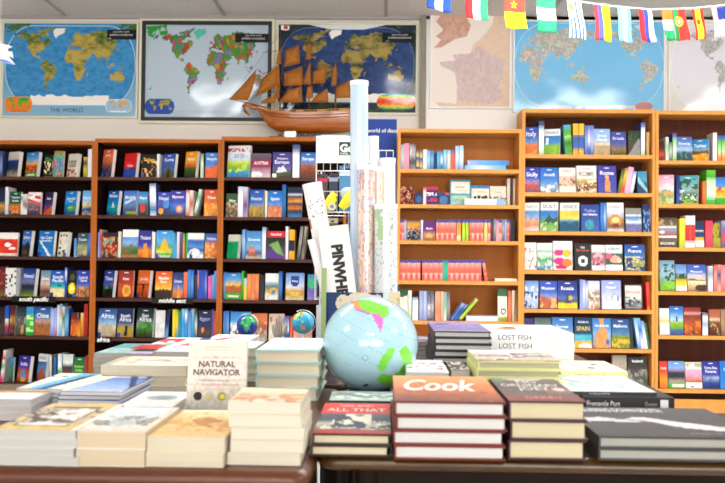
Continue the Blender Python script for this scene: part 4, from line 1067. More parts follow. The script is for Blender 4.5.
shelf('E', 2, [
 ('F', 525, 539.4, 203, 'f0f0ee@0 ececea@.27 4888c8@.3 80b0d8@.5 e0a080@.65 d88860@.8 f0e8e4@1;t NAPLES .14 .12 90a0a8;n .5 .9 .3', 'white-topped guide with coral coast', 1),
 ('F', 540.8, 558.4, 202.5, 'eceeec@0 e8ecea@.27 2c70b8@.3 4888c8@.55 58a048@.65 88b860@1;t SICILY .14 .14 607078;p 305840 .2 .7 .5 .4 .7 .6 1 .5 1 .75;b .7 1 .6 c0d8a0', 'white-topped guide with green cliff bay', 1),
 ('F', 560.4, 579.6, 203, 'e8e8e4@0 e4e4e0@.27 f0c030@.3 e8d060@.55 4888a8@.65 306070@.8 c0d0c0@1;t VENICE .14 .13 8090a0;m .7 .15 205878', 'white-topped guide with yellow evening sky', 1),
 ('F', 581.4, 600, 205, '243c88@0 2c4c9c@.5 3c60a8@1;t Turkey .22 .12 a0b0e0;t and_Greece .36 .1;e .45 .75 .25 .18 38a088;e .4 .7 .12 .1 4880c8', 'navy guide with green and blue globe'),
 ('S', 600.4, 603.2, 202.6, '2868c0@0 4888d8@.5 2460b8@1', 'blue spine'),
 ('S', 603.5, 606.4, 202.6, '2868b8@0 98c0e8@.5 2460b8@1', 'blue spine with pale text'),
 ('F', 607.4, 624.4, 203, 'eeeae6@0 e8e4e4@.3 c8c8d8@.4 a07850@.6 806050@.85 e8e0d8@1;t FLORENCE .14 .12 9898a8;e .5 .62 .4 .2 c88838;e .5 .6 .22 .1 f0d080;e .5 .8 .22 .08 803820', 'white-topped guide with round golden dome'),
 ('F', 626, 642, 208.5, '88857c@0 908c84@.25 e8ecf0@.28 3880c0@.4 e0e8f0@.6 6870a8@.7 807098@1;t Croatia .48 .1 3060a0', 'grey-topped guide with purple foot'),
 ('F', 643.4, 651.4, 204.6, '142858@0 1c3c78@.5 142858@1;b .2 1 .62 80a8d8', 'narrow navy guide'),
])
shelf('E', 3, [
 ('F', 525, 537, 243, 'f4e8e0@0 f0e4dc@1;b .2 .4 .6 d88078;p c85048 .3 .95 .7 .5 .75 .55 .35 .98;b .6 1 .65 807870', 'off-white guide with thin red sketch'),
 ('F', 537.6, 553, 243.5, 'f0f4ee@0 ecf4ea@.25 60a870@.27 e8f0e8@.4 50a060@.6 80b090@.8 4878a8@1;b .5 1 .6 d8e8e0', 'white and green guide'),
 ('F', 553.6, 573, 241.5, 'ece8e8@0 e8e4e4@.25 e8d8d8@.3 f0e0d8@1;e .3 .4 .28 .1 d83878;e .7 .42 .22 .12 f0b830;e .35 .7 .35 .12 e03080;e .72 .75 .25 .13 e87830;e .4 .9 .3 .08 c82858', 'white guide with magenta and orange blots'),
 ('F', 575, 591.6, 244, '202424@0 242828@1;t Barcelona .24 .11 e05040;t City .14 .08;e .5 .66 .3 .2 f0f0e4;r .4 .58 .6 .74 303030', 'black guide with white emblem and red lettering'),
 ('F', 592, 605.4, 245.5, 'e8e0dc@0 e0d8d4@.25 705058@.35 b86878@.6 504048@.8 e8e4e4@.82 ece8e8@1;b .3 .8 .55 e8a8b0', 'white-framed guide with dark pink flowers'),
 ('F', 606, 623, 245.5, 'e8ecf0@0 e0e8f0@.28 305848@.35 405c40@.75 e8ecf0@.8 ececf0@1;e .55 .55 .3 .15 f0a090;e .2 .45 .2 .1 e85868;e .8 .6 .15 .1 f0c0b0;t LISBON .14 .11 404850', 'white-framed guide with pink blossom'),
 ('F', 625.2, 645.6, 245, '204c98@0 2c60a8@.3 4880b8@.5 a8a060@.65 708858@.85 4870a0@1;L;t France .24 .15;b .45 1 .5 e8d070;b .5 1 .6 284878', 'blue guide with yellow garden flowers'),
])
shelf('E', 4, [
 ('F', 525, 538.4, 281.5, '6898d8@0 a0c0e8@.3 c8d8f0@.6 a8c0e0@1;b .2 1 .55 f0f4f8;b .4 1 .62 3868b0', 'icy blue and white guide', 1),
 ('F', 540, 557.6, 281.5, '2c4cb0@0 4064c0@.4 7890c8@.55 b06840@.7 a05038@1;L;t Moscow .26 .13;m .65 .2 b86040;b .6 1 .55 e8a868', 'royal blue guide with red brick towers'),
 ('F', 558.2, 577.8, 281.5, '1c2c78@0 2c4498@.45 4868a8@.6 505858@.75 e0c828@.82 e8d030@1;L;t Russia .26 .15;p 404858 .35 .8 .5 .42 .68 .8;e .65 .62 .12 .08 c0a040', 'navy guide with church and yellow foot'),
 ('S', 580, 582.4, 279.5, '8898e0@0 a0b0f0@.6', 'lavender-blue spine'),
 ('S', 582.7, 585.2, 280, 'a0b0e8@0 e8ecf8@.4 98a8e0@1', 'white and lavender spine'),
 ('S', 585.5, 588, 281, '5878c8@0 e8ecf8@.3 88a0e0@1', 'blue spine with white band'),
 ('F', 588.6, 600.4, 281.5, 'c8d0dc@0 d8dce0@.25 b09888@.4 907868@.6 d0b8a0@.8 806850@1;b .3 1 .56 e8d8c8', 'tan and grey guide with statues'),
 ('F', 602, 621.6, 281, '90a0e8@0 a8b4ec@.35 c8ccf0@.6 e0dcf0@1;L;t Poland .24 .1;e .7 .62 .2 .15 8890b8;p f0f0f8 .5 .9 .6 .5 .75 .5 .85 .9', 'pale lavender guide with white domed church'),
 ('F', 624.6, 643, 285, '282c28@0 302c2c@.05 d8d4cc@.06 e0dcd4@.5 b0b0b0@.7 787c80@.95 282828@1;r 0 0 .07 1 282c28;r .93 0 1 1 282c28;t PRAGUE .3 .12 c87068;b .5 .9 .55 484c54', 'black-framed pale guide with rider statues'),
 ('S', 644.4, 651.4, 282, 'e84030@0 f05840@.3 e03828@.8 f0a030@1', 'bright red thick spine', -3),
])
shelf('E', 5, [
 ('F', 525, 534.4, 319, '382c68@0 403478@.5 302858@1', 'dark purple guide behind the white stack'),
 ('F', 535, 551.6, 318.5, '405868@0 708070@.3 909888@.6 506048@1;t Balkans .3 .1', 'grey-green guide behind the white stack'),
 ('F', 552.4, 573.4, 318, '3070b8@0 5088c8@.35 88a8c8@.5 c8c0b0@.8;L;t Europe .3 .11', 'light blue guide behind the white stack'),
 ('F', 575, 592.4, 318.3, '0c3858@0 104468@.55 48b0c8@.57 48b0c8@.75 f0b030@.76 f0b830@1;t Guide_to .14 .08;t SPAIN .36 .17 e8c050;r 0 .57 .4 .68 58b8d0;e .6 .95 .4 .1 e8e0e0', 'navy guide with gold capitals SPAIN'),
 ('F', 593, 611.6, 319, '3078c0@0 5090d0@.3 88a8c8@.6 b08868@1;p e09858 .35 0 .65 0 .6 .25 .85 .5 .8 1 .15 1 .2 .5 .45 .3;e .8 .8 .1 .1 4868b8;t Andalucia .24 .1', 'blue guide with bare orange dancer'),
 ('F', 612.2, 630, 319.5, '204078@0 3060a0@.3 5080b0@.5 708830@.65 b08828@.85 486020@1;L;t Mallorca .24 .12;m .6 .12 788c30;b .7 1 .55 e8b028', 'blue guide with yellow-green hills'),
 ('F', 630.4, 633.6, 320, '182838@0 203848@.5 403c30@1', 'dark narrow guide'),
 ('S', 634.8, 641.2, 318, '60b0e8@0 e8f0f8@.5 4898d8@1', 'white and cyan spine leaning left', -9),
 ('S', 638.4, 644.6, 318, '88c0f0@0 3080d0@.4 e8f0f8@.8', 'cyan and white spine leaning left', -9),
 ('S', 642, 648, 321, '3888d8@0 f0f4f8@.5', 'second cyan and white spine leaning left', -9),
 ('S', 646.8, 651.8, 323, '306848@0 488868@1', 'green thin spine leaning left', -9, 0.012),
])
shelf('E', 6, [
 ('F', 613, 627.4, 356, '988c80@0 b0a498@.3 706860@1', 'grey-brown book on the bottom shelf'),
 ('F', 628.6, 648, 358, '282828@0 383430@.3 585850@.6 30302c@1;t Iceland .12 .1;b .4 .9 .55 888880', 'charcoal book with grey rock photo'),
])
shelf('F', 0, [
 ('F', 657.6, 664.6, 141, '381414@0 501818@.4 c84828@.7 601c14@1', 'dark red guide', 0),
 ('S', 665.6, 668.8, 137, 'e0e8d8@0 a0c898@.4 e8ece0@1', 'white and green spine', 0),
 ('S', 669.2, 672, 142, '507060@0 c0d0c0@.5 607868@1', 'grey-green thin spine'),
 ('S', 672.6, 676.6, 133, '4048a0@0 6870b8@.12 88c858@.2 e0f0d8@.6 78c048@1', 'green and white spine with violet cap'),
 ('F', 677.2, 693, 137, '4464b0@0 6890d0@.35 a8c4e0@.55 304860@.7 284058@1;L;t Slovenia .28 .12;m .72 .25 2c4a58;b .7 1 .6 507868', 'blue guide with dark wooded mountain'),
 ('F', 693.6, 710.4, 139, '1c78b8@0 3490c8@.3 70a8c8@.5 a05828@.58 e0a020@.75 d88818@1;L;t Turkey .3 .17;m .56 .08 704828 .7;b .65 1 .6 f0c040', 'blue guide with golden ruins', 2),
 ('S', 713, 717, 132.5, 'e0d8d0@0 f0f0ec@.3 f0f0ee@1', 'tall white spine'),
 ('S', 717.6, 721.2, 135.5, '3858a8@0 4878b8@.15 58b838@.2 c0e8a8@.6 f08840@.9', 'green spine with blue top'),
 ('S', 721.6, 725.4, 135.5, '3858a8@0 4878b8@.15 58b838@.2 c0e8a8@.6 f08840@.9', 'second green spine with blue top'),
 ('S', 726, 730, 136, '58b838@0 40a030@1', 'green spine past the edge'),
])
shelf('F', 1, [
 ('F', 659.4, 674.6, 175, 'e090b0@0 f0c8d0@.3 e8e0e8@.5 a8a868@.65 c8d898@1;L;b .5 1 .55 88a058;e .6 .62 .3 .06 d8a060', 'pink and white guide with green terraces', 1),
 ('S', 676.4, 679.6, 175.5, '182c68@0 203c88@.5 3858b0@1', 'navy spine'),
 ('F', 680, 700, 175.5, '48a0b0@0 70b8c0@.3 a0c0b8@.5 507850@.7 88b838@.8 98c040@1;b .1 .95 .54 386848;b .5 .9 .62 e8f0e0;L;r 0 .85 .16 1 3048a0', 'teal guide with feathery green trees', 2),
 ('S', 702.6, 706, 181, 'e87030@0 f08040@.5 d86028@1', 'orange spine'),
 ('S', 706.6, 715.6, 170, '60c028@0 48a030@.2 c0e8b0@.3 e0f4d8@.7 48b038@.9', 'thick green and white spine', 0),
 ('F', 716.2, 733, 177.5, '2868c0@0 4888d8@.3 b05828@.45 e0a828@.6 38a838@.8 30a030@1;b .4 .75 .55 f0c838', 'blue guide with yellow field and green foot'),
])
shelf('F', 2, [
 ('F', 659.6, 677.6, 218, '504030@0 706850@.28 ece8e0@.3 ece8e0@.34 88a0c0@.36 a85838@.6 ece8e0@.64 ece8e0@.68 706048@.7 504838@1;e .2 .5 .15 .06 f0f0f0;t BALKANS .88 .1;b 0 .28 .6 c0a068', 'guide with three stacked photo strips', 1),
 ('S', 679.6, 685, 218.5, 'e8d838@0 d8e048@.5 b0c838@1', 'lime yellow spine', 0),
 ('S', 685.4, 690, 215.6, 'f4ece8@0 f0f0f0@.3 e83830@.32 e83028@.8 f0f0f0@.84', 'white spine with red block'),
 ('S', 690.4, 695, 215.6, 'f0e8f0@0 f0f0f0@.3 e83830@.32 e83028@.8 f0f0f4@.84', 'second white spine with red block'),
 ('F', 695.6, 704.6, 221.5, '14284c@0 1c3860@.35 e0dcd0@.37 203860@.42 203860@.6 f0a838@.62 f0b040@.72 e8e4d8@.76 e8e4dc@1', 'navy guide with amber band'),
 ('S', 705.4, 712.6, 220.6, 'e03858@0 f05068@.5 d83858@1', 'raspberry red thick spine', 0),
 ('F', 713.4, 721, 223.5, 'a09828@0 b0a830@.5 908820@1;b 0 .6 .55 605c20', 'olive yellow guide'),
 ('S', 721.6, 726.4, 220.6, 'b0b0d0@0 6868a8@.3 d85048@.6 5058a0@1', 'violet and red spine'),
])
shelf('F', 3, [
 ('F', 660, 675.4, 261, '6898b8@0 98b8c8@.4 80a898@.6 78b030@.8 68a828@1;b .1 .9 .55 305840;e .75 .8 .4 .12 80c030', 'pale teal guide with dark trees and lawn'),
 ('F', 676, 687.4, 265, '5c80c0@0 88a8d8@.35 3c5830@.5 e0b828@.62 f0d040@.8 f0ece0@.85;b .35 .55 .5 285028', 'blue guide with yellow crop field'),
 ('F', 688, 706.6, 265, '3454a8@0 4868b8@.3 b0b4c8@.4 e0c8a8@.55 e8cc98@.7 9c7c58@1;L;t Morocco .26 .1;m .56 .06 686070 .6;e .75 .88 .35 .12 40302c', 'blue and sand guide with dark bush'),
 ('S', 708, 713, 266, 'c8d0d8@0 90a0b0@.3 d8dce4@.6', 'silver grey spine'),
 ('S', 713.8, 717.2, 265, 'e85858@0 e89888@.4 d86868@1', 'rose red spine'),
 ('S', 717.5, 720.8, 264.5, 'f0a080@0 504878@.4 f0b0a0@.9', 'peach and purple spine'),
 ('S', 721.1, 725, 265, 'f07880@0 e89898@.5 e86878@1', 'salmon pink spine'),
 ('S', 725.6, 730, 267, '7088b8@0 8898c8@1', 'slate blue spine'),
])
shelf('F', 4, [
 ('F', 660, 670, 309, 'e8ecec@0 f0ece0@.3 e8c070@.5 f0e8d8@.6 f0f0f4@1', 'white guide with golden centre'),
 ('F', 670.6, 684, 307, '2464b8@0 3c80c8@.2 a0c8e0@.45 b0c8c0@.5 90b828@.6 68a030@.75 306888@.85 4048a0@1;e .5 .45 .06 .1 304858;L', 'blue guide with lone tree on green hill'),
 ('F', 684.6, 701.6, 308, '7c2018@0 a03828@.15 d0a098@.22 803020@.3 a04828@.55 c85820@.7 903818@1;p 404038 .45 1 .48 .6 .52 .6 .6 1;b .5 1 .55 e07828', 'red-brown guide with rock valley'),
 ('S', 702.4, 708, 313, '283048@0 e8ecf4@.2 98b0d0@.5 e8ecf4@.8', 'white and slate spine'),
 ('F', 710, 721, 310, 'a85838@0 b86848@.3 d8c8a8@.4 883028@.5 501818@1;b .5 1 .6 90a850', 'terracotta guide with dark red foot'),
 ('F', 721.6, 733, 310, 'a07058@0 b08868@.5 806048@1', 'dull brown guide'),
])
shelf('F', 5, [
 ('F', 660, 668, 362, 'd82c20@0 e85020@.4 f09820@.7 e06818@1;t Asia .25 .12', 'red to orange guide'),
 ('F', 668.8, 685.4, 362, '5c94d8@0 88a8e0@.25 9878a8@.35 302c38@.42 203c38@.6 b08090@.72 50b838@.84 48b030@1;L;p 50c040 .8 0 1 0 1 .1;r .2 .86 .95 .95 e8f4e0', 'lilac evening lake guide with green foot'),
 ('F', 686, 702.6, 363, 'e0dcd0@0 e4e0d8@.25 d0a8c0@.3 d898b8@.55 d07828@.72 b05820@.76 e8e8e8@.79 e8e8ea@1;b .05 .22 .55 a8b088;r .3 .93 .5 .97 202020', 'white-framed guide with pink sky'),
 ('F', 703.2, 720, 362, '2a2c88@0 3438a0@.3 4048a8@.5 90a0c8@.6 283c88@.8 1c3078@1;L;t Costa_Rica .24 .11;t Panama .37 .11;n .5 1 .5', 'indigo guide with sea and pale clouds'),
 ('F', 720.6, 737, 362, '1c6cc0@0 3080d0@1;t Cuba .3 .12', 'bright blue guide cut by the edge'),
])

# lying books on shelves
def lying_on_shelf(case, row, x0, x1, yt, yb, depth, art, label, spine=None, yb_z=None):
    YF = CASES[case][3]
    Yp = YF + 0.035
    a, c2 = at(x0, yb, Yp), at(x1, yb, Yp)
    zb = SH[case, row] + 0.0004 if yb_z is None else yb_z
    T = at(x0, yt, Yp).z - zb
    T = max(T, 0.008)
    h = c2.x - a.x
    t = thing('book', label, 'book', (c2.x, Yp, zb + T), (0, 0, 0), 'books lying flat on the low birch bookcase')
    t.rotation_euler = (Matrix.Rotation(R(90), 3, 'Z') @ Matrix.Rotation(R(-90), 3, 'X')).to_euler()
    book_mesh(depth, h, T, art, spine=spine, parent=t, nu=6, nv=10, page='f2eee6')
    return zb + T
zz = lying_on_shelf('D', 0, 464.6, 506, 165.2, 169, 0.19, '4898d0@0 80b8e0@1', 'light blue book lying flat under another, top shelf of low birch bookcase', '78b8e8@0 e8f0f8@.4 98c8f0@.7 70b0e0@1')
lying_on_shelf('D', 0, 467.5, 509, 160.2, 165, 0.19, '5aa0d8@0 a0c8e8@1', 'light blue book lying on top of another, top shelf of low birch bookcase', 'b0b8e8@0 70b0e8@.3 4898d8@.8 5080a0@1', yb_z=zz + 0.0004)
lying_on_shelf('D', 4, 466, 501, 316, 321, 0.15, 'e8f0f4@0 d0e0f0@1', 'white pale blue book lying flat below the leaning green book', 'd8e8f8@0 f0f4f8@.7 e0e8f4@1')
lying_on_shelf('D', 1, 464.5, 505, 198.6, 204, 0.085, 'f0f0f0@0 f0f0f0@1', 'white book lying flat before the cream books on the second birch shelf', 'f4f6fa@0 f4f6fa@.78 90b8e8@.8 a0c0e8@1')
lying_on_shelf('D', 3, 495, 517, 278.4, 281, 0.14, 'f0e0c0@0 f0e0c0@1', 'thin cream book lying flat right of the red spines', 'f4e8cc@0 f4e8cc@1')

# shelf name strips
def sign(case, row, x0, x1, yc, word, label):
    YF = CASES[case][3]
    a, c2 = at(x0, yc, YF), at(x1, yc, YF)
    z = SH[case, row]
    m = MB()
    m.box((a.x, YF - 0.004, z - 0.036), (c2.x, YF - 0.001, z + 0.006), H('15120f'))
    m.text(word, ((a.x + c2.x) / 2, YF - 0.0045, z - 0.027), (1, 0, 0), (0, 0, 1), 0.029, H('f4f2ec'), width=(c2.x - a.x) * 0.97, shear=0.25, bold=0.035)
    tag(m.build('shelf_sign', M['print']), label, 'sign', group='shelf name strips')
sign('A', 3, 12, 56, 299, 'south pacific', 'black shelf strip reading south pacific in white italics')
sign('B', 3, 152, 193, 302, 'middle east', 'black shelf strip reading middle east in white italics')
sign('B', 4, 95, 112, 341, 'africa', 'black shelf strip reading africa in white italics')
# ------------------------------------------------------------------ the two tables
TZ = HC - 0.2754
def table(x0, x1, yfront, m, label, yb=3.15, ymin=0):
    z0 = TZ
    a, c2 = at(x0, yfront, on_z((x0 + x1) / 2 if x1 < 800 else 500, yfront, z0).y), at(x1, yfront, on_z((x0 + x1) / 2 if x1 < 800 else 500, yfront, z0).y)
    yf = max((a.y + c2.y) / 2, ymin)
    xa, xb = a.x, c2.x
    t = thing('display_table', label, 'table', ((xa + xb) / 2, yf, 0))
    hw, D = (xb - xa) / 2, yb - yf
    prof = [(0, 0.004), (0.004, 0), (0.0, 0)]
    mb = MB()
    # bevelled slab with rounded corners
    rc, n = 0.03, 6
    ring = []
    for cx, cy, a0 in ((hw - rc, rc, -90), (hw - rc, D - rc, 0), (-hw + rc, D - rc, 90), (-hw + rc, rc, 180)):
        for k in range(n + 1):
            an = R(a0 + 90 * k / n)
            ring.append((cx, cy, math.cos(an), math.sin(an)))
    levels = [(-0.022, -0.010), (-0.019, -0.003), (-0.014, 0.0), (-0.009, 0.0), (-0.005, -0.003), (-0.001, -0.008), (0, -0.013)]
    vs = []
    for dz, dr in levels:
        for cx, cy, ux, uy in ring:
            vs.append((cx + ux * (rc + dr), cy + uy * (rc + dr), z0 + dz))
    N = len(ring)
    fs = []
    for k in range(len(levels) - 1):
        for i in range(N):
            fs.append((k * N + i, k * N + (i + 1) % N, (k + 1) * N + (i + 1) % N, (k + 1) * N + i))
    mb.add(vs, fs, smooth=True)
    mb.add(vs[:N], [tuple(reversed(range(N)))])
    mb.add(vs[-N:], [tuple(range(N))])
    mb.build('tabletop', m, t)
    q = MB()
    for s in (-1, 1):
        q.box((s * (hw - 0.05), 0.06, z0 - 0.12), (s * (hw - 0.07), D - 0.06, z0 - 0.0225))
    q.box((-hw + 0.07, 0.06, z0 - 0.12), (hw - 0.07, 0.08, z0 - 0.0225))
    q.box((-hw + 0.07, D - 0.08, z0 - 0.12), (hw - 0.07, D - 0.06, z0 - 0.0225))
    q.build('apron', M['apron'], t)
    for sx in (-1, 1):
        for y in (0.045, D - 0.095):
            q = MB()
            x = sx * (hw - 0.07)
            q.tube([(x, y + 0.025, 0), (x, y + 0.025, z0 * 0.6), (x, y + 0.025, z0 - 0.0225)], [0.018, 0.024, 0.027], 4)
            q.build('leg', M['apron'], t)
    return yf
table(-330, 310, 468.5, M['table_red'], 'reddish brown wooden table carrying the stacks of pale paperbacks at left', 2.035)
table(316.5, 900, 458.5, M['table_brown'], 'dark polished wooden table carrying hardbacks at the right', 1.775)
table(90, 296, 387.0, M['table_red'], 'reddish wooden table behind the pale paperbacks, carrying the small globes', 3.12, 2.042)
table(298.5, 652, 387.0, M['table_brown'], 'dark wooden table at the back, carrying the map bin and white spines', 3.12, 2.042)
table(336, 652, 404.0, M['table_brown'], 'dark wooden table in the middle, carrying the big pale globe', 2.03, 1.785)

# ------------------------------------------------------------------ books lying in stacks
def stack(x0, x1, yt, yb, z, n, art, labels, group, page='ece4d0', cover='e8e4dc', hard=False, jit=0.004, base_px=None, ybot=None, spine=None, facing='L', spine_text=None, nu=30, nv=40, th=None, page2=None, top_text=None, seed=1, name='book', base_z=None, thick_top=None):
    """x0,x1: ends of the front edge of the top book, yt its height in the photo, yb its back edge, z its distance"""
    rr = random.Random(seed)
    a, c2 = at(x0, yt, z), at(x1, yt, z)
    ztop = (a.z + c2.z) / 2
    zb_ = TZ if base_z is None else base_z
    W = c2.x - a.x
    # depth from the back edge line
    back = on_z((x0 + x1) / 2, yb, ztop)
    D = back.y - z
    zt = zb_ + 0.0004
    T = (ztop - zt) / n
    out = []
    for k in range(n):
        top = k == n - 1
        lab = labels[k] if isinstance(labels, (list, tuple)) else labels
        jx, jy, ja = ((0, 0, 0) if top and jit < 0.006 else (rr.uniform(-jit, jit), rr.uniform(0, jit), rr.uniform(-1, 1) * jit * 3))
        zz = zt + T * (k + 1)
        if facing == 'L':
            t = thing(name, lab, 'book', (a.x + jx, z + jy, zz), (0, 0, 0), group)
            t.rotation_euler = (Matrix.Rotation(ja, 3, 'Z') @ Matrix.Rotation(R(-90), 3, 'X')).to_euler()
            w_, h_ = W, D
        else:
            t = thing(name, lab, 'book', (c2.x + jx, z + jy, zz), (0, 0, 0), group)
            t.rotation_euler = (Matrix.Rotation(R(90) + ja, 3, 'Z') @ Matrix.Rotation(R(-90), 3, 'X')).to_euler()
            w_, h_ = D, W
        book_mesh(w_, h_, T - 0.0005, art if top else (cover + '@0'), spine=(spine if (spine and facing == 'F') else None), page=(page2 or page) if k % 2 else page, base=cover, hard=hard, nu=nu if top else 1, nv=nv if top else 1, parent=t, spine_text=spine_text if k >= n - 3 else None)
        out.append((t, w_, h_, T))
    return out, ztop
def names(n, desc, place=''):
    """labels from the bottom book up"""
    o = []
    for k in range(n):
        if n == 1: pos = ''
        elif k == n - 1: pos = ', topmost of its stack'
        elif k == 0: pos = ', bottom of its stack'
        elif k == n - 2: pos = ', second from the top'
        else: pos = ', ' + ORD[k + 1] + ' from the bottom'
        o.append(desc + pos)
    return o
def toptext(t, w_, h_, items, m='print'):
    q = MB()
    for body, u, v, s, col, wd, sh, bo in items:
        q.text(body, (u * w_, -0.0012, (1 - v) * h_), (1, 0, 0), (0, 0, 1), s * h_, H(col), width=wd * w_, shear=sh, bold=bo)
    q.build('title_lettering', M[m], t)

# left table, front row
S, _ = stack(-8, 76, 430, 403, 1.222, 4, 'd8c07a@0 e0c888@.12 d8b870@1;r .12 .14 .8 .88 5a3a24;r .16 .2 .76 .84 e8e4dc;b .2 .8 .45 b8a898;b .3 .75 .56 5c4c44;r .92 0 1 1 ece8e0;n 0 .14 .2',
 names(4, 'grey-paged book under tan photo cover, front left corner'), 'stack with tan photo cover', page='c8c5be', cover='c8c4ba', jit=0.0045, seed=2)
S, _ = stack(77.5, 146, 431, 407, 1.226, 2, 'dfe6ea@0 d8e4ec@.3 e4e0d4@.6 e8d8c8@1;e .5 .6 .3 .22 c8ccc8;b .42 .8 .5 606870;b .45 .8 .6 a8a090;r .9 0 1 1 e8d8c0',
 names(2, 'thick cream paperback with sketched globe cover on pale blue'), 'stack with sketched globe cover', page='d8c4a6', cover='ded8cc', jit=0.003, seed=3)
S, _ = stack(147.5, 225, 437, 410, 1.232, 2, 'ecdcb0@0 efc888@.4 f0c488@1;b .1 .9 .6 e0a860;p c08848 .3 .4 .5 .3 .8 .45 .6 .55 .75 .7 .45 .6;r 0 0 1 .06 f0e8d8;n 0 1 .12',
 names(2, 'thick paperback with golden tan drawn cover, front row'), 'stack with golden tan cover', page='dcd0b8', cover='e0d0b0', jit=0.003, seed=4)
S, _ = stack(228, 301, 402, 387, 1.25, 5, 'efe6cc@0 f0e0c0@.3 e8c8a0@.6 f0e8dc@1;b .5 1 .55 d8986c;p 706048 0 .0 1 .06 1 .14 0 .06',
 names(5, 'cream-paged paperback in the untidy stack at table end'), 'untidy stack at the right end of the left table', page='e4dcc8', cover='d8ccb4', jit=0.0055, seed=9)
# behind the front row
S, _ = stack(-44, 31, 399, 385, 1.56, 3, '6c5c40@0 504030@.3 c89040@.5 e4e0e0@.62 e8e4e6@1;n 0 .5 .5', names(3, 'white book with brown photo strip, far left behind the corner stack'), 'white stack at the far left', page='cfccc8', cover='d0ccc8', seed=11, jit=0.003)
S, _ = stack(118, 172, 407, 391.5, 1.52, 2, 'efebe6@0 f0ece6@1;e .55 .42 .3 .17 a8b4b0;e .6 .42 .16 .1 8a9a94;p b8c0b8 .2 .42 .3 .3 .35 .5', names(2, 'white paperback with grey turtle drawing'), 'white stack with turtle drawing', page='e0dcd4', cover='e8e4dc', seed=12, jit=0.003)
S, _ = stack(59, 121, 391.5, 376, 1.60, 6, '14458c@0 e8e4cc@.05 4a78c0@.12 88a8d8@.5 a8c0e4@.9 e8e8e8@1;p e8e4d0 0 0 .38 0 .05 1 0 1;p 1c3070 .6 0 .74 0 1 .6 1 .8;p 203878 .9 0 1 0 1 .3', names(6, 'thin blue and white booklet in the fanned stack'), 'fanned stack of thin blue booklets', page='e4e2e0', cover='5068a0', seed=13, jit=0.006)
S, _ = stack(16, 68, 389, 373, 1.66, 5, 'ece6cc@0 d8e4e0@.5 e8e4cc@1;p 6cb8dc .5 0 1 0 .9 1 .2 1;p 1c3470 .75 .1 1 .1 .55 1 .4 1;p e8e8d8 .9 0 1 0 1 1 .6 1;b .1 .3 .6 408880', names(5, 'thin cream and sea blue booklet behind the fanned stack'), 'thin sea blue booklets', page='e4e0d8', cover='8098b0', seed=14, jit=0.004)
S, _ = stack(101, 186, 365.5, 356.5, 1.87, 3, 'f0e8dc@0 f4ead8@.4 f0e4d0@1;r .0 0 .1 1 b8b0a0;b .2 .8 .6 e0b090;p c84838 .4 .5 .7 .42 .7 .5', names(3, 'very thick cream-paged book behind the booklets'), 'very thick cream stack', page='dcd2b8', cover='e4dccc', seed=15, jit=0.004)
S, _ = stack(94, 151, 353.5, 343.5, 2.14, 5, '88b0b0@0 b0c8c8@.4 98b8b8@1;r 0 0 .4 .5 60a0a0;r .4 .1 .9 .6 c83828;r .55 .55 1 .8 302830;r .6 .8 1 1 c8b0d0;n 0 1 .3', names(5, 'grey-paged book topped with teal and red, behind the thick stack'), 'stack topped with teal and red', page='b8b2a6', cover='8ca0a0', seed=16, jit=0.005)
S, _ = stack(153, 203, 352, 343, 2.16, 5, 'e8e4e8@0 c8d0e8@.4 d8d8e4@1;p d04040 .3 0 .6 0 .5 .3 .2 .3;n 0 1 .1', names(5, 'grey-paged book topped with pale lavender'), 'stack topped with pale lavender', page='c4beb4', cover='b0b0b4', seed=17, jit=0.005)
S, _ = stack(150, 196, 344.5, 337.5, 2.50, 6, 'f0e8e4@0 f0e4e0@.4 e8e0dc@1;r 0 .2 .5 .9 d83838;b .5 1 .5 f0f0f0;r .8 0 1 .4 284888', names(6, 'book topped with red and white in the back row at left'), 'back row stack topped with red and white', page='d0c8bc', cover='c0b8b0', seed=18, jit=0.005)
S, _ = stack(200, 246, 342.5, 334.5, 2.62, 6, 'eef0f4@0 e8ecf0@1;p c03848 0 .9 .3 .5 .5 .5 .2 1;p c83848 .3 .5 .6 .2 .62 .3 .35 .6;n 0 1 .05', names(6, 'white book with thin red ribbon in the back row'), 'back row white stack with red ribbon', page='d8d4cc', cover='d8dcdc', seed=19, jit=0.003)
S, _ = stack(207, 254, 348.5, 341, 2.10, 4, 'e4eef0@0 d8eaec@1;r 0 .9 1 1 88b8b4;b .2 .7 .62 c8dce4', names(4, 'cream-paged book with pale aqua cover behind the upright book'), 'pale aqua stack behind the upright book', page='dccfae', cover='9ab4ac', hard=True, seed=20, jit=0.004)
S, _ = stack(256, 319.5, 350.5, 338, 1.83, 4, 'eef2f6@0 e4eef2@.8 b8dcd8@1;b .3 .7 .6 d4e0ea;n 0 1 .04', names(4, 'thick cream-paged hardback with pale aqua cover beside the globe'), 'pale aqua stack beside the globe', page='e8dcc0', cover='aac6be', hard=True, seed=21, jit=0.004)

# the upright book
a, c2 = at(186.3, 375, 1.60), at(245, 375, 1.60)
W = c2.x - a.x
ztop = at(215, 343, 1.60).z
tl = R(9)
T = 0.016
hh = (ztop - TZ) / math.cos(tl)
t = thing('book', 'upright cream paperback reading THE NATURAL NAVIGATOR, propped on show', 'book', (a.x, 1.60, TZ + T * math.sin(tl) + 0.0006))
t.rotation_euler = (-tl, 0, 0)
book_mesh(W, hh, T, 'e2d8ca@0 e4dbcd@.55 dad0c0@.62 c6c3b2@.8 aeb2a4@1;r 0 0 1 .012 f4eee4', parent=t, nu=50, nv=70, base='e8e0d0')
q = MB()
def nl(body, u, v, s, col, wd, sh=0, bo=0.0):
    q.text(body, (u * W, -0.0012, hh * (1 - v)), (1, 0, 0), (0, 0, 1), s * hh, H(col), width=wd * W, shear=sh, bold=bo)
nl('a wonderful guide to finding your way', 0.5, 0.095, 0.016, 'd8a08c', 0.6)
nl('outdoors in every season of the year', 0.5, 0.13, 0.016, 'd8a08c', 0.72)
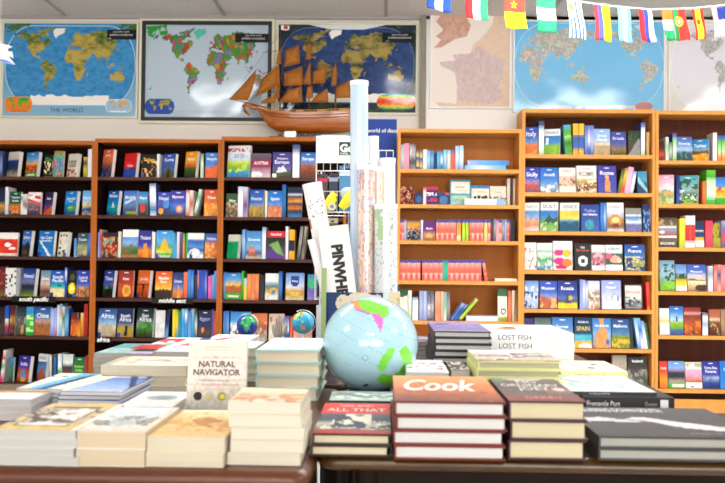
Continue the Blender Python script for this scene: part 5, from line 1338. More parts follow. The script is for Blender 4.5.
nl('The', 0.47, 0.235, 0.032, 'b84848', 0.12, 0.3)
nl('NATURAL', 0.5, 0.345, 0.074, '4c1c1c', 0.68, 0, 0.02)
nl('NAVIGATOR', 0.5, 0.45, 0.074, '4c1c1c', 0.84, 0, 0.02)
nl('THE REDISCOVERED ART OF', 0.5, 0.53, 0.026, 'b05848', 0.66)
nl('LETTING NATURE BE YOUR GUIDE', 0.5, 0.585, 0.026, 'c06850', 0.76)
for x0, x1 in ((0.1, 0.4), (0.55, 0.88)):
    q.box((x0 * W, -0.0012, hh * 0.775), (x1 * W, -0.0008, hh * 0.779), H('908880'))
def disc(mb, u, v, r, col, y=-0.0012):
    mb.add([(u * W + math.cos(k * math.pi / 12) * r, y, hh * (1 - v) + math.sin(k * math.pi / 12) * r) for k in range(24)], [tuple(range(24))], H(col))
disc(q, 0.19, 0.72, 0.0075, '2c2420'); disc(q, 0.385, 0.72, 0.0075, 'b8b4c8'); disc(q, 0.60, 0.72, 0.0075, 'a8982c')
disc(q, 0.375, 0.728, 0.0045, 'd8c850', -0.0016); disc(q, 0.61, 0.722, 0.0045, 'd8cc60', -0.0016)
q.build('title_lettering', M['print'], t)
# little easel that props it up
t2 = thing('book_easel', 'small wire easel propping up the upright cream paperback', 'stand', (a.x + W / 2, 1.66, TZ))
q = MB()
q.tube([(-0.03, -0.040, 0.003), (-0.03, 0.03, 0.003), (-0.03, -0.02, 0.10)], 0.0015, 6)
q.tube([(0.03, -0.040, 0.003), (0.03, 0.03, 0.003), (0.03, -0.02, 0.10)], 0.0015, 6)
q.tube([(-0.03, 0.03, 0.003), (0.03, 0.03, 0.003)], 0.0015, 6)
q.build('wire_frame', M['metal'], t2)

# right table, front row
S, _ = stack(312.5, 391, 434, 403.5, 1.315, 2, 'e03424@0 e04030@.3 d03c2c@.38 50545c@.4 404850@.62 8c9488@.66 c8c4b4@.72 706c68@.88 c83020@.92 b02c20@1;r .38 .4 .52 .75 f0ead8;r .55 .4 .72 .75 ece4d0;b .6 .88 .52 e8e0d0;b .42 .85 .6 30343c',
 names(2, 'hardback with red band and old town photo in front of globe'), 'red banded hardbacks in front of the globe', page='e2d6b4', cover='34201c', hard=True, seed=31, jit=0.002)
toptext(S[1][0], S[1][1], S[1][2], [('1066 AND', 0.5, 0.15, 0.07, 'f4e4dc', 0.5, 0, 0), ('ALL THAT', 0.5, 0.32, 0.11, 'f4e4dc', 0.86, 0, 0.01)])
S, _ = stack(329, 393, 401, 391.5, 1.66, 2, 'a8b8ac@0 889c90@.3 708878@.6 c0ccc4@.8 98a8a0@1;n 0 1 .5;b .2 .8 .6 e0e4dc', names(2, 'grey-green hardback tucked below the globe'), 'grey-green hardbacks below the globe', page='d0d4cc', cover='30443c', hard=True, seed=32, jit=0.003)
S, _ = stack(394.5, 506, 402, 376.5, 1.30, 4, 'efa468@0 e88c48@.3 c86c38@.6 944c28@.85 5c2418@1;n 0 1 .18;b .6 1 .62 9c4c28',
 names(4, 'hardback with orange-brown cover in white script'), 'orange-brown hardbacks', page='e2e0dc', cover='6c2418', hard=True, seed=33, jit=0.003)
toptext(S[3][0], S[3][1], S[3][2], [('Cook', 0.47, 0.62, 0.42, 'fbeade', 0.74, 0.35, 0.03)])
S, _ = stack(509, 586.5, 401.5, 379.5, 1.31, 3, '6c645c@0 4c423c@.3 5c4c44@.75 8c2c28@.86 7c2420@1;p 5a8060 0 0 .3 0 .1 .2;e .8 .55 .2 .14 8a5c48;e .85 .5 .1 .08 d8c8b8;e .5 .0 .3 .1 c8c0b8;n 0 .8 .25',
 names(3, 'very thick cream-paged hardback with dark grey portrait cover'), 'thick dark portrait hardbacks', page='dccda8', cover='40202c', hard=True, seed=34, jit=0.0035)
toptext(S[2][0], S[2][1], S[2][2], [('NO', 0.5, 0.24, 0.13, 'f0ece4', 0.3, 0, 0.01), ('ORDINARY', 0.5, 0.40, 0.12, 'f0ece4', 0.84, 0, 0.01), ('JOEY', 0.5, 0.56, 0.13, 'f0ece4', 0.45, 0, 0.01), ('GERRY', 0.5, 0.93, 0.10, 'e88880', 0.5, 0, 0)])
S, _ = stack(599, 770, 437.5, 408.5, 1.315, 2, '4c4a4c@0 424042@.4 383638@1;p d8d6d6 .02 .42 .15 .38 .3 .46 .42 .34 .6 .5 .78 .62 1 .78 1 .9 .8 .8 .6 .72 .45 .52 .3 .56 .15 .52 .05 .54;p 9a9898 .2 .44 .35 .46 .5 .5 .4 .52;b .36 .9 .68 4c4a4c',
 names(2, 'wide dark grey hardback with white breaking wave'), 'wide dark grey hardbacks with wave', page='b6b4aa', cover='3c3a3a', hard=True, seed=35, jit=0.002, nu=60, nv=40)
toptext(S[1][0], S[1][1], S[1][2], [('SURFING DOWN SOUTH', 0.37, 0.2, 0.12, 'e8e6e2', 0.54, 0, 0.03), ('and how it all started', 0.72, 0.92, 0.04, 'b0b0b0', 0.3, 0, 0)])
# behind it: plain book, black spine book, chart cover book, cream book
S, z1 = stack(584, 672, 410.5, 396, 1.62, 1, '584c44@0 584c44@1', ['brown book lying under the black-spined book'], 'books behind the dark grey hardbacks', page='c8c0b0', cover='4a4038', hard=True, seed=36, nu=1, nv=1)
S, z2 = stack(583.5, 674.5, 397.5, 380, 1.62, 1, '202022@0 202022@1', ['black hardback with silver spine lettering and white label'], 'books behind the dark grey hardbacks', page='d0ccc0', cover='161616', hard=True, facing='F', base_z=z1, seed=37, nu=1, nv=1,
 spine='181818@0 222222@.5 181818@1', spine_text=[('Fremantle Port', 0.04, 0.42, 'e0e0e0', 0.36), ('Dowson', 0.68, 0.36, '909090', 0.13)])
t = S[0][0]; q = MB(); q.box((-0.0012, S[0][3] * 0.15, S[0][2] * 0.07), (-0.0006, S[0][3] * 0.82, S[0][2] * 0.155), H('d8d8d8')); q.build('label_sticker', M['print'], t)
S, z3 = stack(560, 657, 392, 374.5, 1.64, 1, 'dfe6dc@0 d4e2dc@.5 e4e8dc@1;e .35 .5 .22 .3 a8ccc8;e .36 .5 .19 .26 d8e6de;e .7 .45 .2 .26 a8ccc8;e .7 .45 .17 .22 dce8e0;p 80b0b0 .1 .8 .5 .3 .9 .1 .5 .36;e .5 .1 .1 .07 e8d080', ['pale chart-patterned book with dark spine on the black book'], 'books behind the dark grey hardbacks', page='d0ccc0', cover='34302e', facing='F', base_z=z2, seed=38, spine='3c3634@0 282422@1',
 spine_text=[('Wandering & Exploring', 0.3, 0.5, 'e8e8e8', 0.62)])
S, z4 = stack(561, 628, 371.5, 361, 1.88, 3, 'f0e6c0@0 f4eacc@1;e .3 .55 .07 .06 503828;e .62 .7 .07 .05 503828;b .3 .6 .68 e0d4a8', names(3, 'cream book with tan spine lettering right of the yellow-green stack'), 'cream books with small bird pictures', page='e8dcb8', cover='e8d8a8', facing='F', seed=39, spine='f0dca8@0 e8d09c@1', spine_text=[('EXTRAORDINARY VOYAGES', 0.2, 0.4, '8a6848', 0.6)])
S, _ = stack(478, 562, 361.5, 350.5, 1.72, 6, 'ece4ec@0 d8c8b8@.4 a89080@.55 d8c4a8@.7 b09888@1;b .2 .9 .55 e8e0e8;b .3 1 .62 684c3c;p 58b050 .7 .3 .9 .2 .95 .4', names(6, 'yellow-green edged book topped with brown picture cover'), 'yellow-green edged books', page='c8c4a4', cover='dcdc90', hard=True, seed=40, jit=0.002)
S, _ = stack(490, 574, 333.5, 325, 2.12, 6, 'f4f4f0@0 f0f0ee@1;e .5 .3 .16 .12 b08850;e .62 .35 .1 .08 6c4c30', names(6, 'white hardback with LOST FISH on its spine'), 'white Lost Fish hardbacks', page='e8e6e0', cover='f0f0ee', facing='F', hard=True, seed=41, jit=0.003,
 spine='f0f0ee@0 e8e8e8@1', spine_text=[('LOST FISH', 0.10, 0.62, '33363c', 0.40)])
S, _ = stack(434, 491, 331.5, 322.5, 2.02, 9, 'a888b8@0 8878b0@.4 7c6c9c@.8 a890b8@1;b .15 .5 .58 382c50;b .3 1 .6 6888c8', names(9, 'grey-paged hardback with violet cover next to white spines'), 'violet hardbacks', page='d0cec8', cover='28202c', hard=True, seed=42, jit=0.004)
S, _ = stack(410, 438, 342, 336, 2.42, 6, '504868@0 c0b8b8@.4 484058@.7 8c84a0@1;n 0 1 .4', names(6, 'grey book in the stack between globe and violet hardbacks'), 'grey books right of the globe', page='bcb4ac', cover='746c70', seed=43, jit=0.004)
S, _ = stack(407, 449, 372.5, 360, 1.76, 3, 'f0ecee@0 f4eef0@1;b .1 .8 .66 706c78;p d04848 .55 .75 .9 .7 .9 .78', names(3, 'white dotted paperback lying behind the orange-brown hardbacks'), 'white dotted paperbacks', page='e0dcdc', cover='e8e4e4', seed=44, jit=0.002)
S, _ = stack(451, 470, 370, 362, 1.80, 3, 'e0d8c8@0 d8c8b8@1;b 0 1 .5 282420', names(3, 'small black and cream patterned book behind orange-brown hardbacks'), 'small patterned books', page='d8d0c8', cover='60584c', seed=45, jit=0.001)

# ------------------------------------------------------------------ big inflatable globe
GZ = 1.95
gc = at(370.4, 343.8, GZ)
gr = 47.6 * GZ / F
def gp(pts):
    return [((290 + x / 5.363 - 370.4) / 46.3, -(280 + y / 5.363 - 345) / 46.3) for x, y in pts]
GPATCH = [
 (gp([(365, 118), (430, 118), (520, 150), (528, 185), (500, 205), (472, 185), (432, 178), (390, 165)]), H('86d850')),
 (gp([(325, 128), (365, 118), (392, 166), (345, 156)]), H('f09a5c')),
 (gp([(345, 150), (400, 160), (440, 182), (420, 186), (360, 168)]), H('c878c8')),
 (gp([(435, 178), (472, 178), (500, 212), (486, 272), (466, 236)]), H('e878c8')),
 (gp([(470, 445), (492, 388), (532, 346), (556, 352), (548, 392), (524, 424), (508, 462), (480, 462)]), H('80e048')),
 (gp([(576, 362), (612, 342), (648, 390), (642, 450), (610, 510), (566, 548), (500, 545), (468, 510), (492, 474), (540, 492), (576, 474), (598, 440), (592, 405)]), H('80e048')),
 (gp([(215, 190), (245, 165), (255, 180), (225, 210)]), H('c890d8')),
 (gp([(395, 545), (420, 535), (430, 545), (405, 555)]), H('38506c')),
 (gp([(340, 570), (380, 572), (395, 580), (360, 582)]), H('38506c')),
]
BACK = [([(-0.5, 0.6), (0.1, 0.7), (0.4, 0.3), (0.1, -0.1), (-0.2, -0.6), (-0.3, 0.0)], H('f0d868')), ([(0.4, -0.2), (0.7, -0.3), (0.6, -0.6), (0.4, -0.5)], H('86d850'))]
right = Vector((math.cos(YAW), math.sin(YAW), 0))
def gcol(d):
    x, y, dep = d.x, d.z, d.y
    src = GPATCH if dep < 0 else BACK
    arr_x, arr_y = np.array([x]), np.array([y])
    for P, c in src:
        if inpoly(arr_x, arr_y, P)[0]: return c
    lat = math.degrees(math.asin(max(-1, min(1, y * 0.9 + x * 0.43))))
    return H('b2dae6') if abs((lat + 90) % 15) > 0.6 else H('8cc8dc')
t = thing('inflatable_globe', 'large pale blue inflatable globe with green and pink lands among the books', 'globe', gc)
g = MB(); g.ball((0, 0, 0), gr, 180, 110, fn=gcol); g.build('ball', M['plastic'], t)
g = MB()
d = ray(368, 354); d = Vector(((366.5 - 370.4) / 46.3, 0, -(354 - 345) / 46.3)); d.y = -math.sqrt(1 - d.x ** 2 - d.z ** 2)
a1 = d.cross(Vector((0, 0, 1))).normalized(); b1 = d.cross(a1)
g.tube([d * gr * 1.002 + (a1 * math.cos(k * math.pi / 8) + b1 * math.sin(k * math.pi / 8)) * 0.0055 for k in range(17)], 0.0008, 6, H('6cb0c8'))
g.tube([d * gr * 0.995, d * gr * 1.02], 0.003, 10, H('a8dce8'))
g.build('air_valve', M['plastic'], t)
# ring it rests in
t = thing('globe_ring', 'dark low ring holding up the large inflatable globe', 'stand', (gc.x, gc.y, TZ))
rr_ = 0.04
zr = gc.z - math.sqrt((gr + 0.0048) ** 2 - rr_ ** 2) - TZ
g = MB(); g.tube([(rr_ * math.cos(k * math.pi / 16), rr_ * math.sin(k * math.pi / 16), max(zr, 0.0045)) for k in range(33)], 0.004, 8, H('1c3050'), cap=False)
g.build('ring', M['paint'], t)
# ------------------------------------------------------------------ display bin with rolled maps
BZ = 2.62
a, c2 = at(320.5, 330, BZ), at(399.8, 330, BZ)
ztop = at(350, 292.5, BZ).z
bw = c2.x - a.x
bd = 0.16
t = thing('display_bin', 'navy cardboard bin with cream fluffy animal picture holding rolled maps', 'bin', ((a.x + c2.x) / 2, BZ, TZ))
hh = ztop - TZ
hw = bw / 2
q = MB()
q.box((-hw, 0, 0), (hw, 0.004, hh), H('143a70'))
q.grid((-hw, -0.0005, hh), (2 * hw, 0, 0), (0, 0, -hh), 70, 60, picture('12386c@0 163e76@1;e .40 .52 .17 .5 d8ccb4;e .28 .16 .09 .13 e0d4bc;e .50 .10 .16 .12 ded2ba;e .66 .16 .12 .12 d8ccb4;b .06 1 .86 12386c;e .52 .16 .035 .06 20324c;p cfe0e8 .78 0 1 0 1 1 .8 1;r .86 0 1 1 e8d0a0;b 0 1 .74 c0b49c', 70, 60)[0])
q.build('front_panel', M['print'], t)
q = MB(); q.box((-hw, bd - 0.004, 0), (hw, bd, hh + 0.02), H('143a70')); q.build('back_panel', M['print'], t)
for s in (-1, 1):
    q = MB(); q.box((s * hw, 0.004, 0), (s * (hw - 0.004), bd - 0.004, hh), H('789a48') if s < 0 else H('e8e0d0')); q.build('side_panel', M['print'], t)
q = MB(); q.box((-hw + 0.004, 0.004, 0), (hw - 0.004, bd - 0.004, 0.004), H('143a70')); q.build('base_panel', M['print'], t)

def roll(name, label, top, bot, r_px, Yt, Yb, colfn, capcol='f0f0f0', mname='film', cat='rolled map', n=48, rows=150, square=False, words=None):
    """top, bot: pixels of the axis ends; built as one rolled sheet in a sleeve with end caps"""
    A, B = at(*top, Yt), at(*bot, Yb)
    if B.z < TZ + 0.006: B = B + (A - B) * ((TZ + 0.006 - B.z) / (A.z - B.z))
    r = r_px * (Yt + Yb) / 2 / F
    ax = (A - B).normalized()
    L = (A - B).length
    t = thing(name, label, cat, B, (0, 0, 0), 'rolled maps and tubes in the display bin')
    t.rotation_euler = ax.to_track_quat('Z', 'Y').to_euler()
    m = MB()
    N = 4 if square else n
    vs, fs, cs = [], [], []
    for k in range(rows + 1):
        for i in range(N):
            an = 2 * math.pi * i / N + (math.pi / 4 if square else 0)
            rad = r * (1.25 if square else 1)
            vs.append((rad * math.cos(an), rad * math.sin(an) * (0.5 if square else 1), L * k / rows))
    for k in range(rows):
        for i in range(N):
            j = (i + 1) % N
            fs.append((k * N + i, k * N + j, (k + 1) * N + j, (k + 1) * N + i))
            cs.append(colfn((i + 0.5) / N, (k + 0.5) / rows))
    m.add(vs, fs, cs, smooth=not square)
    if square:
        m.add(vs[:N], [(3, 2, 1, 0)], cs[0]); m.add(vs[-N:], [(0, 1, 2, 3)], cs[0])
    m.build('printed_roll', M[mname], t)
    if not square:
        c = MB()
        c.tube([(0, 0, L - 0.012), (0, 0, L + 0.002)], r * 1.04, n, H(capcol))
        c.build('end_cap', M['paint'], t)
        c = MB()
        c.tube([(0, 0, -0.001), (0, 0, 0.008)], r * 1.03, n, H(capcol))
        c.build('end_cap', M['paint'], t)
    return t, L, r
_n1 = lambda u, v, s, sd: float(vnoise(np.array([u * s]), np.array([v * s * 2.5]), sd)[0])
def pale_sea(u, v):
    n = _n1(u * 3, v, 4, 3)
    return tuple(np.array(H('bcd6ee')) * (1 - n) + np.array(H('dae4ec')) * n) if v > 0.55 else tuple(np.array(H('b0d0ec')) * (1 - n) + np.array(H('dfeaf2')) * n)
def pinkish(u, v):
    n = _n1(u * 3, v, 9, 5); m2 = _n1(u * 3, v, 26, 8)
    if m2 > 0.8: return H('c08890')
    return H('ecd4c4') if n > 0.5 else H('dcaea0') if n > 0.3 else H('bcd0e4')
def pinkpale(u, v):
    n = _n1(u * 3, v, 9, 15); m2 = _n1(u * 3, v, 26, 18)
    if m2 > 0.8: return H('d0a898')
    return H('f0dcc8') if n > 0.45 else H('e8c8b0')
def whiteish(u, v):
    n = _n1(u * 4, v, 22, 25)
    return H('c898a8') if (n > 0.72 and v < 0.7) else H('ebe9ea')
def greenish(u, v):
    n = _n1(u * 2.2, v, 6, 31); m2 = _n1(u * 4, v, 30, 32)
    if m2 > 0.76: return H('b4bebb')
    if 0.66 < v < 0.97 and 0.45 < u < 0.95 and n > 0.3: return H('b0d09c')
    return H('dfe4e4')
def white(u, v): return H('f2f0ee')
def postertube(u, v):
    n = _n1(u * 4, v, 34, 41)
    return H('484444') if (n > 0.86 and 0.76 < v < 0.9) else H('b85038') if (0.70 < v < 0.76 and 0.55 < u < 0.85) else H('f2eeea')
roll('map_tube', 'tallest pale blue and white rolled map rising to the ship stern', (359.2, 82), (359.2, 400), 9.0, 2.745, 2.745, pale_sea)
roll('map_tube', 'white tube with plain top just right of the tallest roll', (373.7, 137), (374.5, 400), 5.0, 2.757, 2.757, white, mname='paint')
roll('map_tube', 'pink speckled rolled map with blue sea, in front of the tallest roll', (366.2, 166), (366.2, 400), 8.9, 2.69, 2.69, pinkish)
roll('map_tube', 'peach rolled map in the gap behind the green-printed roll', (378.2, 168), (378.2, 400), 4.9, 2.722, 2.722, pinkpale)
roll('map_tube', 'white rolled print with small purple marks, upper right of the bin', (387.4, 159), (387.8, 400), 8.0, 2.748, 2.748, whiteish)
roll('map_tube', 'clear-sleeved rolled map printed with green land, right front of the bin', (386.0, 205), (386.0, 400), 11.6, 2.662, 2.662, greenish)
roll('map_tube', 'white poster tube with red emblem, tilted left out of the bin', (312, 184), (339, 330), 9.6, 2.745, 2.745, postertube, mname='paint')
roll('map_tube', 'thin white tube tilted left below the poster tube', (311.5, 240), (331.5, 318), 4.0, 2.685, 2.685, white, mname='paint')
# the big lettered box tube
A, B = at(333, 226, 2.636), at(342, 300, 2.632)
ax = (A - B).normalized()
B2 = B + ax * ((TZ + 0.012 - B.z) / ax.z)
L = (A - B2).length
t = thing('poster_box', 'long white box lettered PINW in black, tilted left in the bin', 'box', B2, (0, 0, 0), None)
xx = ax.cross(Vector((0, 1, 0))).normalized() * -1
xx = Vector((ax.z, 0, -ax.x)).normalized()
yy = ax.cross(xx)
t.rotation_euler = Matrix((xx, yy, ax)).transposed().to_euler()
wb, db = 30.0 * 2.636 / F, 0.046
q = MB()
q.box((-wb / 2, -db * 0.1, 0), (wb / 2, db * 0.5, L - 0.012), H('f0eeec'))
q.build('carton', M['paint'], t)
q = MB(); q.box((-wb / 2 - 0.001, -db * 0.1 - 0.001, L - 0.0118), (wb / 2 + 0.001, db * 0.5 + 0.001, L), H('e4e0da')); q.build('end_flap', M['paint'], t)
q = MB()
q.text('PINWHEEL', (-0.010, -db * 0.1 - 0.0015, L - 0.054), (0, 0, -0.92), (1, 0, 0), 0.029, H('26221f'), align='L', bold=0.06)
q.build('lettering', M['print'], t)

# ------------------------------------------------------------------ carousel behind the table
CZ = 3.75
a, c2 = at(315.5, 200, CZ), at(378, 200, CZ)
cx = at(352, 200, CZ).x
t = thing('carousel_rack', 'wire carousel stand with white header board behind the rolled maps', 'rack', (cx, CZ + 0.2, 0))
q = MB()
ztop = at(350, 136, CZ).z; zlo = at(350, 163, CZ).z
hx0, hx1 = a.x - cx, c2.x - cx
q.box((hx0, -0.2, zlo), (hx1, -0.19, ztop), H('f4f3ee'))
q.box((at(339, 150, CZ).x - cx, -0.2015, at(345, 155.3, CZ).z), (at(352, 150, CZ).x - cx + 0.02, -0.2002, at(345, 142, CZ).z), H('2c4638'))
q.text('Go', (at(340, 150, CZ).x - cx, -0.2025, at(345, 151.8, CZ).z), (1, 0, 0), (0, 0, 1), 0.03, H('f4f4f0'), align='L', bold=0.05)
q.text('TRAVEL', (at(340, 150, CZ).x - cx, -0.2025, at(345, 154.6, CZ).z), (1, 0, 0), (0, 0, 1), 0.007, H('f4f4f0'), align='L', bold=0.02, width=0.05)
q.build('header_board', M['print'], t)
q = MB(); q.tube([(0, -0.02, 0.03), (0, -0.02, ztop - 0.02)], 0.016, 12); q.build('pole', M['metal'], t)
q = MB()
for k in range(5):
    an = 2 * math.pi * k / 5
    q.tube([(0, -0.02, 0.05), (0.25 * math.cos(an), -0.02 + 0.25 * math.sin(an), 0.012)], 0.011, 8)
q.build('base', M['metal'], t)
zb_ = at(350, 300, CZ).z
for i, zl in enumerate((zlo - 0.03, at(350, 212, CZ).z, at(350, 262, CZ).z, zb_)):
    q = MB()
    q.tube([(hx0, -0.17, zl), (hx1 + 0.06, -0.17, zl), (hx1 + 0.06, 0.12, zl), (hx0, 0.12, zl), (hx0, -0.17, zl)], 0.003, 6)
    for k in range(12):
        x = hx0 + (hx1 + 0.06 - hx0) * k / 11
        q.tube([(x, -0.17, zl - 0.0), (x, -0.17, zl + 0.085)], 0.0018, 5)
        q.tube([(x, -0.17, zl), (x, 0.12, zl)], 0.0015, 4)
    q.tube([(hx0, -0.17, zl + 0.085), (hx1 + 0.06, -0.17, zl + 0.085)], 0.0022, 5)
    q.build('wire_basket', M['metal'], t)
q = MB()
for x in (hx0, hx1 + 0.06):
    q.tube([(x, 0.12, 0.05), (x, 0.12, zlo)], 0.005, 6)
    q.tube([(x, -0.17, zb_), (x, -0.17, zlo + 0.02)], 0.0035, 6)
    q.tube([(x, 0.12, 0.05), (0, -0.02, 0.05)], 0.006, 6)
q.build('upright_wire', M['metal'], t)
zr1 = at(350, 212, CZ).z
zr2 = at(350, 262, CZ).z
def pack(x0, x1, y0, z, cols, label, name='accessory_pack', d=0.05, yo=-0.165, shape='pack'):
    p0, p1 = at(x0, y0, CZ), at(x1, y0, CZ)
    h = p0.z - z - 0.004
    w_ = p1.x - p0.x
    t = thing(name, label, 'travel accessory', (p0.x, CZ + 0.2 + yo, z + 0.004), (0, 0, 0), 'packs hanging in the wire carousel')
    q = MB()
    q.box((0, 0.0, 0), (w_, 0.002, h), H(cols[0]))
    q.box((w_ * 0.35, -0.0006, h * 0.9), (w_ * 0.65, 0.0, h * 0.94), H('202020'))
    q.box((0, -0.0006, h * 0.78), (w_, 0, h * 0.88), H(cols[1]))
    q.build('backing_card', M['print'], t)
    q = MB()
    q.ball((w_ / 2, 0.0, h * 0.4), w_ * 0.5, 20, 12, H(cols[2]), sc=(0.88, 0.34, 0.75))
    q.build('blister', M['film'], t)
ys = -0.135
pack(317, 326.5, 172, zr1, ('504048', 'c03048', '503c48'), 'dark plum accessory pack at the left of the carousel', yo=-0.12)
pack(328, 337, 171, zr1, ('383c50', '98a0c0', 'a05868'), 'slate and rose accessory pack second in the carousel', yo=-0.12)
pack(338.5, 356, 163.5, zr1 + 0.0, ('5088b8', 'd8e4f0', 'd8dce0'), 'blue card pack with grey neck pillow in the carousel', yo=-0.12)
pack(313, 324, 216, zr2, ('38343a', '686068', '484448'), 'charcoal accessory pack in the second basket', yo=-0.12)
pack(326, 337, 217, zr2, ('b0a890', '58503c', 'c8c0a0'), 'beige accessory pack in the second basket', yo=-0.12)
def bird(x0, y0, x1, y1, label):
    A, B = at(x0, y0, CZ), at(x1, y1, CZ)
    A.y = B.y = CZ + 0.005
    t = thing('luggage_tag', label, 'travel accessory', (B.x, B.y, B.z), (0, 0, 0), 'yellow tags in the wire carousel')
    d = A - B
    q = MB()
    q.tube([(0, 0, 0), (d.x * 0.5, 0, d.z * 0.45), (d.x * 0.85, 0, d.z * 0.9), (d.x, 0, d.z)], [0.016, 0.022, 0.02, 0.012], 10, H('ecd820'))
    q.build('body', M['paint'], t)
    q = MB(); q.tube([(d.x * 0.8, 0, d.z * 0.95), (d.x * 1.1, 0, d.z * 1.25)], [0.012, 0.016], 10, H('f0e048')); q.build('strap', M['paint'], t)
bird(334, 196, 325, 209, 'yellow bent travel tag on the left of the carousel')
bird(351, 195, 341, 208, 'yellow bent travel tag nearer the tall rolled map')
q = MB()
p0 = at(332.5, 207, CZ)
q.tube([(p0.x, CZ - 0.035, p0.z), (p0.x, CZ - 0.02, p0.z)], 0.016, 16, H('d8d8c8'))
q.tube([(p0.x, CZ - 0.037, p0.z), (p0.x, CZ - 0.035, p0.z)], 0.008, 12, H('8c9070'))
q.tube([(p0.x, CZ - 0.02, p0.z), (p0.x, CZ + 0.02, p0.z)], 0.004, 6, H('8c9070'))
tag(q.build('round_badge', M['paint']), 'round white badge between the two yellow tags', 'badge')
# green post standing left of the bin
p0 = at(324, 300, 2.60)
zt = at(324, 268, 2.60).z
q = MB(); q.box((p0.x - 0.0065, 2.585, TZ), (p0.x + 0.0065, 2.60, zt), H('94b06c')); q.box((p0.x - 0.02, 2.585, TZ), (p0.x - 0.0068, 2.598, at(320, 305, 2.6).z), H('c0c8cc'))
tag(q.build('label_stand', M['paint']), 'narrow green and grey upright strip left of the navy bin', 'strip')

# ------------------------------------------------------------------ small globes and carved hand on the back of the table
def small_globe(px, py, rp, z, sea, lands, label):
    c = at(px, py, z)
    r = rp * z / F
    t = thing('desk_globe', label, 'globe', (c.x, c.y, TZ), (0, 0, 0), 'small desk globes')
    hz = c.z - TZ
    def fn(d):
        lon = math.degrees(math.atan2(d.x, -d.y)) + (20 if sea == '2c3c9c' else 130)
        lon = (lon + 180) % 360 - 180
        lat = math.degrees(math.asin(max(-1, min(1, d.z))))
        if land_mask(np.array([lon]), np.array([lat]))[0]: return H(lands[int(abs(lon) / 25) % len(lands)])
        return H(sea)
    q = MB(); q.ball((0, 0, hz), r, 48, 30, fn=fn); q.build('ball', M['gloss'], t)
    q = MB()
    q.tube([(math.cos(k * math.pi / 12) * r * 1.12, 0, hz + math.sin(k * math.pi / 12) * r * 1.12) for k in range(-8, 9)], 0.0015, 6)
    q.build('meridian_arc', M['metal'], t)
    q = MB(); q.tube([(0, 0, 0), (0, 0, 0.004), (0, 0, 0.006), (0, 0, hz - r * 1.0)], [r * 0.9, r * 0.9, 0.004, 0.003], 16); q.build('base', M['metal'], t)
small_globe(247, 325.5, 10.4, 2.98, '2c3c9c', ['2c9a58', '38a860'], 'small dark blue globe with green lands behind the aqua stacks')
small_globe(303, 322.5, 11.2, 2.98, '48b4dc', ['48a868', 'e8a868', '60b890', 'e0d070'], 'small turquoise globe with many-coloured lands near the map bin')
c = at(278, 340, 2.95)
q = MB()
b0 = Vector((c.x, 2.95, TZ))
hz = at(278, 333, 2.95).z - TZ
q.tube([b0, b0 + Vector((0, 0, hz * 0.5)), b0 + Vector((0, 0, hz))], [0.016, 0.010, 0.016], 12, H('a49c90'))
for k, (dx, hgt) in enumerate(((-0.016, 0.03), (-0.006, 0.05), (0.003, 0.058), (0.011, 0.05))):
    s0 = b0 + Vector((dx * 0.7, 0, hz - 0.004))
    q.tube([s0, s0 + Vector((dx * 0.2, -0.004, hgt * 0.55)), s0 + Vector((dx * 0.35, -0.001, hgt))], [0.0055, 0.005, 0.0035], 8, H('aaa296'))
s0 = b0 + Vector((0.012, 0, hz * 0.85))
q.tube([s0, s0 + Vector((0.012, -0.004, 0.016)), s0 + Vector((0.016, -0.004, 0.032))], [0.006, 0.0052, 0.0038], 8, H('aaa296'))
tag(q.build('carved_hand', M['paint']), 'small grey carved hand ornament between the two small globes', 'ornament')

# ------------------------------------------------------------------ the model ship
SY = 6.66
def S3(px, py, dy=0.0):
    p = at(px, py, SY)
    return Vector((p.x, SY + dy, p.z))
org = S3(300, 137)
caseTop = at(283, 137, 6.55).z
org.z = caseTop + 0.0005
t = thing('model_ship', 'brown wooden model sailing ship with full sails on top of the dark bookcase', 'model ship', org)
def L3(px, py, dy=0.0): return S3(px, py, dy) - org
# hull: sections along the length
secs = []
prof = [ # px, deck y, keel y, half width (m)
 (257, 107, 110, 0.004), (262, 109, 117, 0.020), (268, 111, 126, 0.042), (278, 112.5, 131.5, 0.062), (295, 113.5, 133, 0.072), (315, 113.5, 133, 0.074), (335, 112.5, 132.6, 0.070), (348, 111.5, 132, 0.060), (354, 110.5, 130, 0.048)]
m = MB()
vs, fs = [], []
K = 10
for px, yd, yk, hwid in prof:
    zd, zk = L3(px, yd).z, max(L3(px, yk).z, 0.03)
    x = L3(px, yd).x
    for k in range(K + 1):
        an = math.pi * k / K
        c_, s_ = math.cos(an), math.sin(an)
        vs.append((x, -c_ * hwid * (1.0 if abs(c_) > 0.99 else 1.0), zd - (zd - zk) * (s_ ** 0.6)))
for i in range(len(prof) - 1):
    for k in range(K):
        fs.append((i * (K + 1) + k, i * (K + 1) + k + 1, (i + 1) * (K + 1) + k + 1, (i + 1) * (K + 1) + k))
m.add(vs, fs, smooth=True)
m.add(vs[:K + 1], [tuple(range(K + 1))])
m.add(vs[-(K + 1):], [tuple(reversed(range(K + 1)))])
m.build('hull', M['ship'], t)
m = MB()
for fr in (0.16, 0.30):
    for s_ in (-1, 1):
        m.tube([Vector((L3(p[0], p[1]).x, s_ * (p[3] + 0.0015) * (1 - fr * 0.10), L3(p[0], p[1]).z - fr * (L3(p[0], p[1]).z - max(L3(p[0], p[2]).z, 0.03)))) for p in prof[1:]], 0.0028, 6)
m.build('strake', M['ship_dark'], t)
m = MB()
